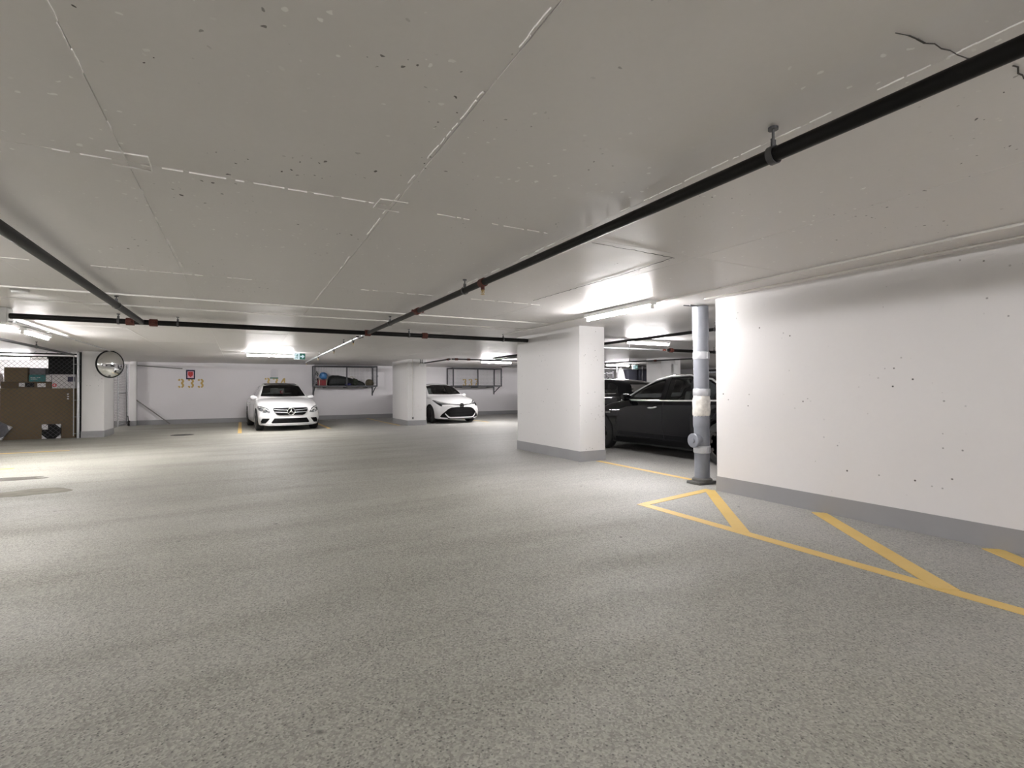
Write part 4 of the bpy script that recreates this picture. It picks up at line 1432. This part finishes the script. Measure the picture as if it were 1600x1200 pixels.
MB().tube(on_shell(bvh, dense([(-.78, .20), (-.4, .205), (.4, .205), (.78, .20)]), 'front', .004), .008, 6).build('splitter_trim', 'louvre_grey', car)
bd = on_shell(bvh, [(0, .33)], 'top', .001)[0]
MB().lathe([(.022, 0), (.022, .004), (.004, .005)], bd, 'z', 14).build('hood_badge', 'chrome', car)
rv = MB().box(-.12, .12, 2.02, 2.04, 1.31, 1.37, .008)
rv = rv.build('rear_view_mirror', 'interior_dark', car)
mk('ornament_pink', (.75, .12, .15), .5)
orn = MB().lathe([(.012, .055), (.05, .03), (.058, 0), (.05, -.035), (.02, -.06)], (.0, 1.99, 1.19), 'z', 10).build('hanging_ornament', 'ornament_pink', rv)
obj('tag', MB().box(-.02, .02, 1.925, 1.93, 1.17, 1.21).mesh('tag'), 'label_white', rv)
for y0, y1 in ((1.62, 1.62), (2.66, 2.66), (3.45, 3.45)):
    pass
for sd in ('left', 'right'):
    for pts in ([(1.40, .90), (1.36, .55), (1.45, .28)], [(2.66, .96), (2.66, .30)]):
        MB().tube(on_shell(bvh, dense(pts), sd, .0), .004, 5).build('door_gap', 'car_dark_trim', car)
    for y in (2.48, 3.42):
        MB().tube(on_shell(bvh, dense([(y - .1, .80), (y + .1, .805)]), sd, .02), .012, 6).build('door_handle', 'car_white', car)
def place(t, front, head, L, sc=1.0):
    """put the middle of the front bumper at `front`, nose pointing along -y turned by `head`"""
    t.location = (front[0], front[1], 0)
    t.rotation_euler = (0, 0, head)
    t.scale = (sc, sc, sc)
place(car, (1.31, 16.35), R(4.2), 4.69, .97)

# ---- white hatchback
HAT = dict(L=4.37, paint='car_white', glass='car_glass', rim='rim_dark', spokes=5, wr=.33, axle_f=.90, axle_r=3.54, track=.79, cabin=(1.20, 3.95),
    zt=[(0, .705), (.08, .76), (.30, .835), (.75, .95), (1.15, 1.02), (1.30, 1.05), (1.70, 1.28), (2.10, 1.445), (2.5, 1.495), (3.2, 1.46), (3.8, 1.35), (4.1, 1.16), (4.30, 1.0), (4.37, .93)],
    zs=[(0, .63), (.08, .69), (.30, .765), (.75, .87), (1.15, .93), (2.0, .955), (3.0, .985), (4.0, 1.02), (4.37, .88)],
    w=[(0, .85), (.3, .88), (.8, .895), (2.2, .895), (3.5, .895), (4.1, .87), (4.37, .84)],
    wb=[(0, .80), (.3, .825), (.9, .845), (1.4, .84), (2.5, .84), (3.6, .83), (4.37, .76)],
    wt=[(0, .58), (.5, .62), (1.0, .69), (1.35, .70), (1.7, .63), (2.1, .575), (2.6, .56), (3.4, .55), (4.0, .56), (4.37, .6)],
    zb=[(0, .17), (.5, .16), (1.2, .17), (3.2, .18), (4.0, .24), (4.37, .32)],
    nose=.36, tail=.20, rake=.06, mirror=(1.62, 1.0, .80), mirror_mat='car_white',
    side_glass=[[(1.56, 1.01), (1.85, 1.20), (2.15, 1.345), (2.55, 1.40), (2.55, 1.01)], [(2.63, 1.01), (2.63, 1.40), (3.15, 1.36), (3.5, 1.24), (3.62, 1.06), (3.5, 1.02)]],
    windshield=[(-.685, 1.075), (-.4, 1.06), (0, 1.055), (.4, 1.06), (.685, 1.075), (.65, 1.18), (.56, 1.38), (.30, 1.425), (0, 1.435), (-.30, 1.425), (-.56, 1.38), (-.65, 1.18)],
    rear_glass=[(-.56, 1.08), (.56, 1.08), (.47, 1.30), (-.47, 1.30)])
car, bvh = build_car('hatchback', 'white hatchback with wide dark grille parked behind the column', HAT, (0, 0, 0), 0)
g = [(-.40, .585), (-.2, .60), (.2, .60), (.40, .585), (.52, .53), (.71, .35), (.765, .265), (.73, .235), (.55, .215), (.50, .175), (-.50, .175), (-.55, .215), (-.73, .235), (-.765, .265), (-.71, .35), (-.52, .53)]
gr = obj('grille', patch(bvh, g, 'front', .009, .02, .035), 'car_dark_trim', car)
for k in range(7):
    z = .30 + .04 * k
    MB().tube(on_shell(bvh, dense([(-.46, z), (.46, z)]), 'front', .007), .005, 5).build('grille_bar', 'black_plastic', gr)
lp = [(-.61, .385), (-.49, .265), (-.43, .25), (.43, .25), (.49, .265), (.61, .385), (.60, .34), (.51, .225), (.44, .205), (-.44, .205), (-.51, .225), (-.60, .34)]
obj('chin_lip', patch(bvh, lp, 'front', .03, .03), 'car_white', car)
us = [(-.40, .715), (-.15, .695), (0, .69), (.15, .695), (.40, .715), (.40, .69), (.15, .665), (0, .66), (-.15, .665), (-.40, .69)]
obj('upper_grille_strip', patch(bvh, us, 'front', .005), 'car_dark_trim', car)
ec = on_shell(bvh, [(0, .655)], 'front', .016)[0]
emb = MB().lathe([(.085, .01), (.085, -.004), (.075, -.008), (.01, -.009)], ec, 'y', 24).build('emblem_base', 'car_dark_trim', car)
e2 = MB()
for rx, rz_, oz in ((.075, .05, 0), (.022, .045, 0), (.045, .018, .022)):
    e2.tube([ec + Vector((rx * math.cos(2 * math.pi * k / 24), -.011, oz + rz_ * math.sin(2 * math.pi * k / 24))) for k in range(24)], .006, 5, closed=True)
e2.build('oval_emblem', 'chrome', emb)
for s in (1, -1):
    hl = [(.40, .72), (.55, .755), (.72, .805), (.835, .86), (.85, .845), (.83, .77), (.80, .70), (.745, .635), (.70, .625), (.68, .68), (.55, .69), (.40, .69)]
    h = obj('headlight', patch(bvh, hl if s > 0 else mir(hl), 'front', .005), 'headlight_body', car)
    MB().tube(on_shell(bvh, dense([(s * .45, .72), (s * .68, .755), (s * .79, .80)]), 'front', .010), .007, 6).build('light_strip', 'white_plastic', h)
    bl = [(.70, .635), (.745, .645), (.80, .71), (.825, .77), (.78, .745), (.70, .70)]
    obj('lamp_bezel', patch(bvh, bl if s > 0 else mir(bl), 'front', .008), 'car_dark_trim', h)
for sd in ('left', 'right'):
    for pts in ([(1.30, .92), (1.28, .55), (1.36, .28)], [(2.59, .98), (2.60, .30)]):
        MB().tube(on_shell(bvh, dense(pts), sd, .0), .004, 5).build('door_gap', 'car_dark_trim', car)
    for y in (2.40, 3.30):
        MB().tube(on_shell(bvh, dense([(y - .1, .84), (y + .1, .845)]), sd, .02), .012, 6).build('door_handle', 'car_white', car)
obj('dash_paper', MB().box(.0, .25, 1.46, 1.58, 1.0, 1.003).mesh('paper'), 'label_white', car)
place(car, (6.95, 16.75), R(5), 4.37, .97)

# ---- black fastback sedan in the side bay
FAS = dict(L=4.69, paint='car_black', glass='tinted_glass', rim='rim_dark', spokes=9, wr=.335, axle_f=.84, axle_r=3.715, track=.82, cabin=(1.15, 4.0), seat='interior_grey',
    zt=[(0, .60), (.10, .66), (.35, .75), (.8, .88), (1.1, .955), (1.25, .99), (1.6, 1.19), (2.0, 1.36), (2.45, 1.44), (2.9, 1.435), (3.5, 1.345), (4.1, 1.17), (4.5, 1.06), (4.69, .97)],
    zs=[(0, .54), (.10, .60), (.35, .68), (.8, .80), (1.2, .90), (2.0, .93), (3.0, .95), (4.2, .99), (4.69, .88)],
    w=[(0, .86), (.3, .895), (.8, .92), (2.3, .925), (3.8, .92), (4.4, .895), (4.69, .86)],
    wb=[(0, .80), (.3, .83), (.9, .865), (1.4, .865), (2.5, .87), (3.8, .86), (4.69, .80)],
    wt=[(0, .58), (.5, .62), (1.0, .70), (1.3, .72), (1.6, .65), (2.0, .585), (2.5, .56), (3.2, .55), (3.9, .58), (4.3, .62), (4.69, .6)],
    zb=[(0, .15), (.5, .145), (1.2, .15), (3.4, .16), (4.2, .20), (4.69, .28)],
    nose=.36, tail=.22, rake=.05, znose=.42, mirror=(1.62, 1.0, .83), mirror_mat='car_black', drv=-.36,
    side_glass=[[(1.46, .975), (1.75, 1.15), (2.05, 1.285), (2.32, 1.345), (2.40, .975)], [(2.52, .975), (2.44, 1.355), (2.8, 1.365), (3.25, 1.29), (3.62, 1.12), (3.75, 1.0), (3.7, .985)]],
    windshield=[(-.69, 1.02), (0, 1.0), (.69, 1.02), (.64, 1.14), (.55, 1.31), (.28, 1.36), (0, 1.37), (-.28, 1.36), (-.55, 1.31), (-.64, 1.14)],
    rear_glass=[(-.56, 1.14), (.56, 1.14), (.46, 1.34), (-.46, 1.34)])
car, bvh = build_car('fastback_sedan', 'shiny black sedan parked in the side bay behind the grey downpipe', FAS, (0, 0, 0), 0)
for sd in ('left', 'right'):
    sg = 1 if sd == 'right' else -1
    top = [(1.30, .955), (1.44, .985), (1.75, 1.17), (2.05, 1.31), (2.4, 1.38), (2.8, 1.392), (3.28, 1.315), (3.66, 1.14), (3.80, 1.0)]
    MB().tube(on_shell(bvh, dense(top), sd, .006), .015, 8).build('window_trim', 'satin_trim', car)
    MB().tube(on_shell(bvh, dense([(1.62, .960), (2.6, .962), (3.80, .985)]), sd, .006), .014, 8).build('belt_trim', 'satin_trim', car)
    bp = [(2.41, .975), (2.51, .975), (2.43, 1.36), (2.33, 1.35)]
    obj('door_pillar_cover', patch(bvh, bp, sd, .004, .006), 'car_black', car)
    for pts in ([(1.34, .88), (1.30, .55), (1.42, .30)], [(2.50, .95), (2.52, .60), (2.55, .32)], [(3.66, .98), (3.62, .80), (3.45, .62)]):
        MB().tube(on_shell(bvh, dense(pts), sd, .0), .005, 5).build('door_gap', 'rubber', car)
    for y in (2.27, 3.35):
        hd = on_shell(bvh, dense([(y - .11, .835), (y + .02, .838), (y + .11, .855)], .03), sd, .007)
        MB().tube(hd, [.006] + [.016] * (len(hd) - 2) + [.008], 8).build('door_handle', 'satin_trim', car)
    MB().tube(on_shell(bvh, dense([(1.02, .72), (1.16, .725)], .03), sd, .006), .012, 6).build('side_marker', 'chrome', car)
    sl = [(1.30, .28), (3.25, .30), (3.25, .22), (1.30, .19)]
    obj('sill', patch(bvh, sl, sd, .008), 'car_dark_trim', car)
    hl = [(.55, .60), (.70, .68), (.84, .72), (.85, .66), (.74, .58)]
    obj('headlight', patch(bvh, hl if sg > 0 else mir(hl), 'front', .004), 'headlight_body', car)
    tl = [(.42, .86), (.80, .90), (.82, .80), (.60, .78), (.42, .80)]
    obj('tail_light', patch(bvh, tl if sg > 0 else mir(tl), 'rear', .004), 'tail_red', car)
li = [(-.5, .32), (.5, .32), (.58, .22), (-.58, .22)]
obj('lower_intake', patch(bvh, li, 'front', .004), 'car_dark_trim', car)
MB().box(-.10, .10, 1.90, 1.92, 1.22, 1.27, .008).build('rear_view_mirror', 'interior_dark', car)
place(car, (7.37, 9.06), R(180), 4.69, 1.02)

# ---- dark hatchback farther back
DAR = dict(HAT)
DAR.update(paint='car_black', glass='tinted_glass', mirror_mat='car_black', rim='rim_silver', spokes=7)
car, bvh = build_car('dark_hatchback', 'dark hatchback with red tail lights behind the black sedan', DAR, (0, 0, 0), 0)
for s in (1, -1):
    tl = [(.45, .92), (.78, .99), (.80, .88), (.70, .84), (.45, .86)]
    obj('tail_light', patch(bvh, tl if s > 0 else mir(tl), 'rear', .005), 'tail_red', car)
for sd in ('left', 'right'):
    MB().tube(on_shell(bvh, dense([(1.5, .99), (2.6, .99), (3.6, 1.03)]), sd, .004), .009, 6).build('belt_trim', 'chrome', car)
    MB().tube(on_shell(bvh, dense([(2.59, .98), (2.60, .30)]), sd, .0), .004, 5).build('door_gap', 'rubber', car)
pl = [(-.25, .66), (.25, .66), (.25, .54), (-.25, .54)]
obj('number_plate', patch(bvh, pl, 'rear', .006), 'label_white', car)
place(car, (11.05, 15.95), R(180), 4.37, 1.03)

# ------------------------------------------------------------------ storage beyond the black sedan
t = thing('bay_storage_cage', 'dark wire storage cage deep in the side bay', 'cage', (12.6, 16.6, 0))
for x in (0, 1.3, 2.7, 4.1):
    MB().tube([(x, 0, 0), (x, 0, 2.18)], .025, 10).build('post', 'dark_steel', t)
for z in (.05, 2.05, 2.17):
    MB().tube([(0, 0, z), (4.1, 0, z)], .018, 8).build('rail', 'dark_steel', t)
weave((0, 0, .05), (1, 0, 0), (0, 0, 1), 4.1, 2.0, .08, .0025).build('chain_link_mesh', 'mesh_wire', t)['kind'] = 'stuff'
def slab_door(label, x0, x1):
    t = thing('locker_door', label, 'locker', ((x0 + x1) / 2, 16.72, 0))
    h = (x1 - x0) / 2
    MB().box(-h, h, 0, .45, 0, 2.05, .01).build('body', 'navy_door', t)
    MB().box(-h + .03, h - .03, -.02, 0, .08, 1.98, .005).build('door', 'navy_door', t)
    MB().box(h - .10, h - .07, -.05, -.02, .95, 1.1).build('handle', 'galvanised_steel', t)
slab_door('dark navy locker beside the pale bag in the side bay', 14.62, 15.12)
slab_door('dark navy locker next to the bay column', 15.22, 16.2)
t = thing('metal_shelf', 'dark metal shelf unit left in the distant bay cage', 'shelf', (13.3, 16.8, 0))
for x in (-.55, .55):
    for y in (0, .4):
        MB().box(x - .02, x + .02, y - .02, y + .02, 0, 1.95).build('upright', 'rack_steel', t)
for z in (.3, .8, 1.3, 1.85):
    MB().box(-.57, .57, -.02, .42, z, z + .03).build('shelf_board', 'rack_steel', t)
for k, (x, z, w_, h_, m, lb) in enumerate(((-.35, 1.332, .26, .40, 'pale_bag', 'pale pink bag on the upper board of the distant shelf unit'), (.12, 1.332, .5, .36, 'black_plastic', 'dark box in the middle of the upper board of the distant shelf unit'), (-.1, .832, .8, .38, 'cardboard_dark', 'brown carton on the middle board of the distant shelf unit'))):
    q = thing('stored_box', lb, 'box', (13.3 + x, 16.82, z))
    MB().box(-w_ / 2, w_ / 2, 0, .33, 0, h_, .02).build('body', m, q)
    MB().box(-w_ * .3, w_ * .3, -.003, .0, h_ * .55, h_ * .8).build('printed_label', 'label_white' if m != 'pale_bag' else 'sign_pink', q)
item('pale_sack', 'tall pale plastic sack hanging by the dark lockers', 'bag', (14.30, 16.82, 0), [('sack', lump('sack', '', '', 0, .25, .18, 1.0, 'x', 51, .08, 4), 'pale_bag')])
t = thing('grey_cabinet', 'grey cabinet with a dark lid behind the black sedan roof', 'cabinet', (13.0, 10.15, 0))
MB().box(-.8, .8, -.25, .25, 0, 1.70, .01).build('body', 'downpipe_grey', t)
MB().box(-.82, .82, -.27, .27, 1.70, 1.76, .008).build('lid', 'black_plastic', t)
for s in (-1, 1):
    d = MB().box(s * .4 - .38, s * .4 + .38, -.27, -.25, .05, 1.66, .004).build('door', 'downpipe_grey', t)
    MB().box(s * .08 - .01, s * .08 + .01, -.29, -.27, .8, 1.0).build('handle', 'galvanised_steel', d)
t = thing('breaker_panel', 'small white electrical panel on the bay column', 'electrical box', (13.05, 12.59, 1.7))
MB().box(-.10, .10, -.07, -.0, 0, .34, .006).build('box', 'white_plastic', t)
MB().box(-.08, .08, -.078, -.068, .03, .30).build('cover', 'lamp_housing', t)
MB().tube([(0, -.03, .34), (0, -.03, .535)], .012, 8).build('conduit', 'white_conduit', t)
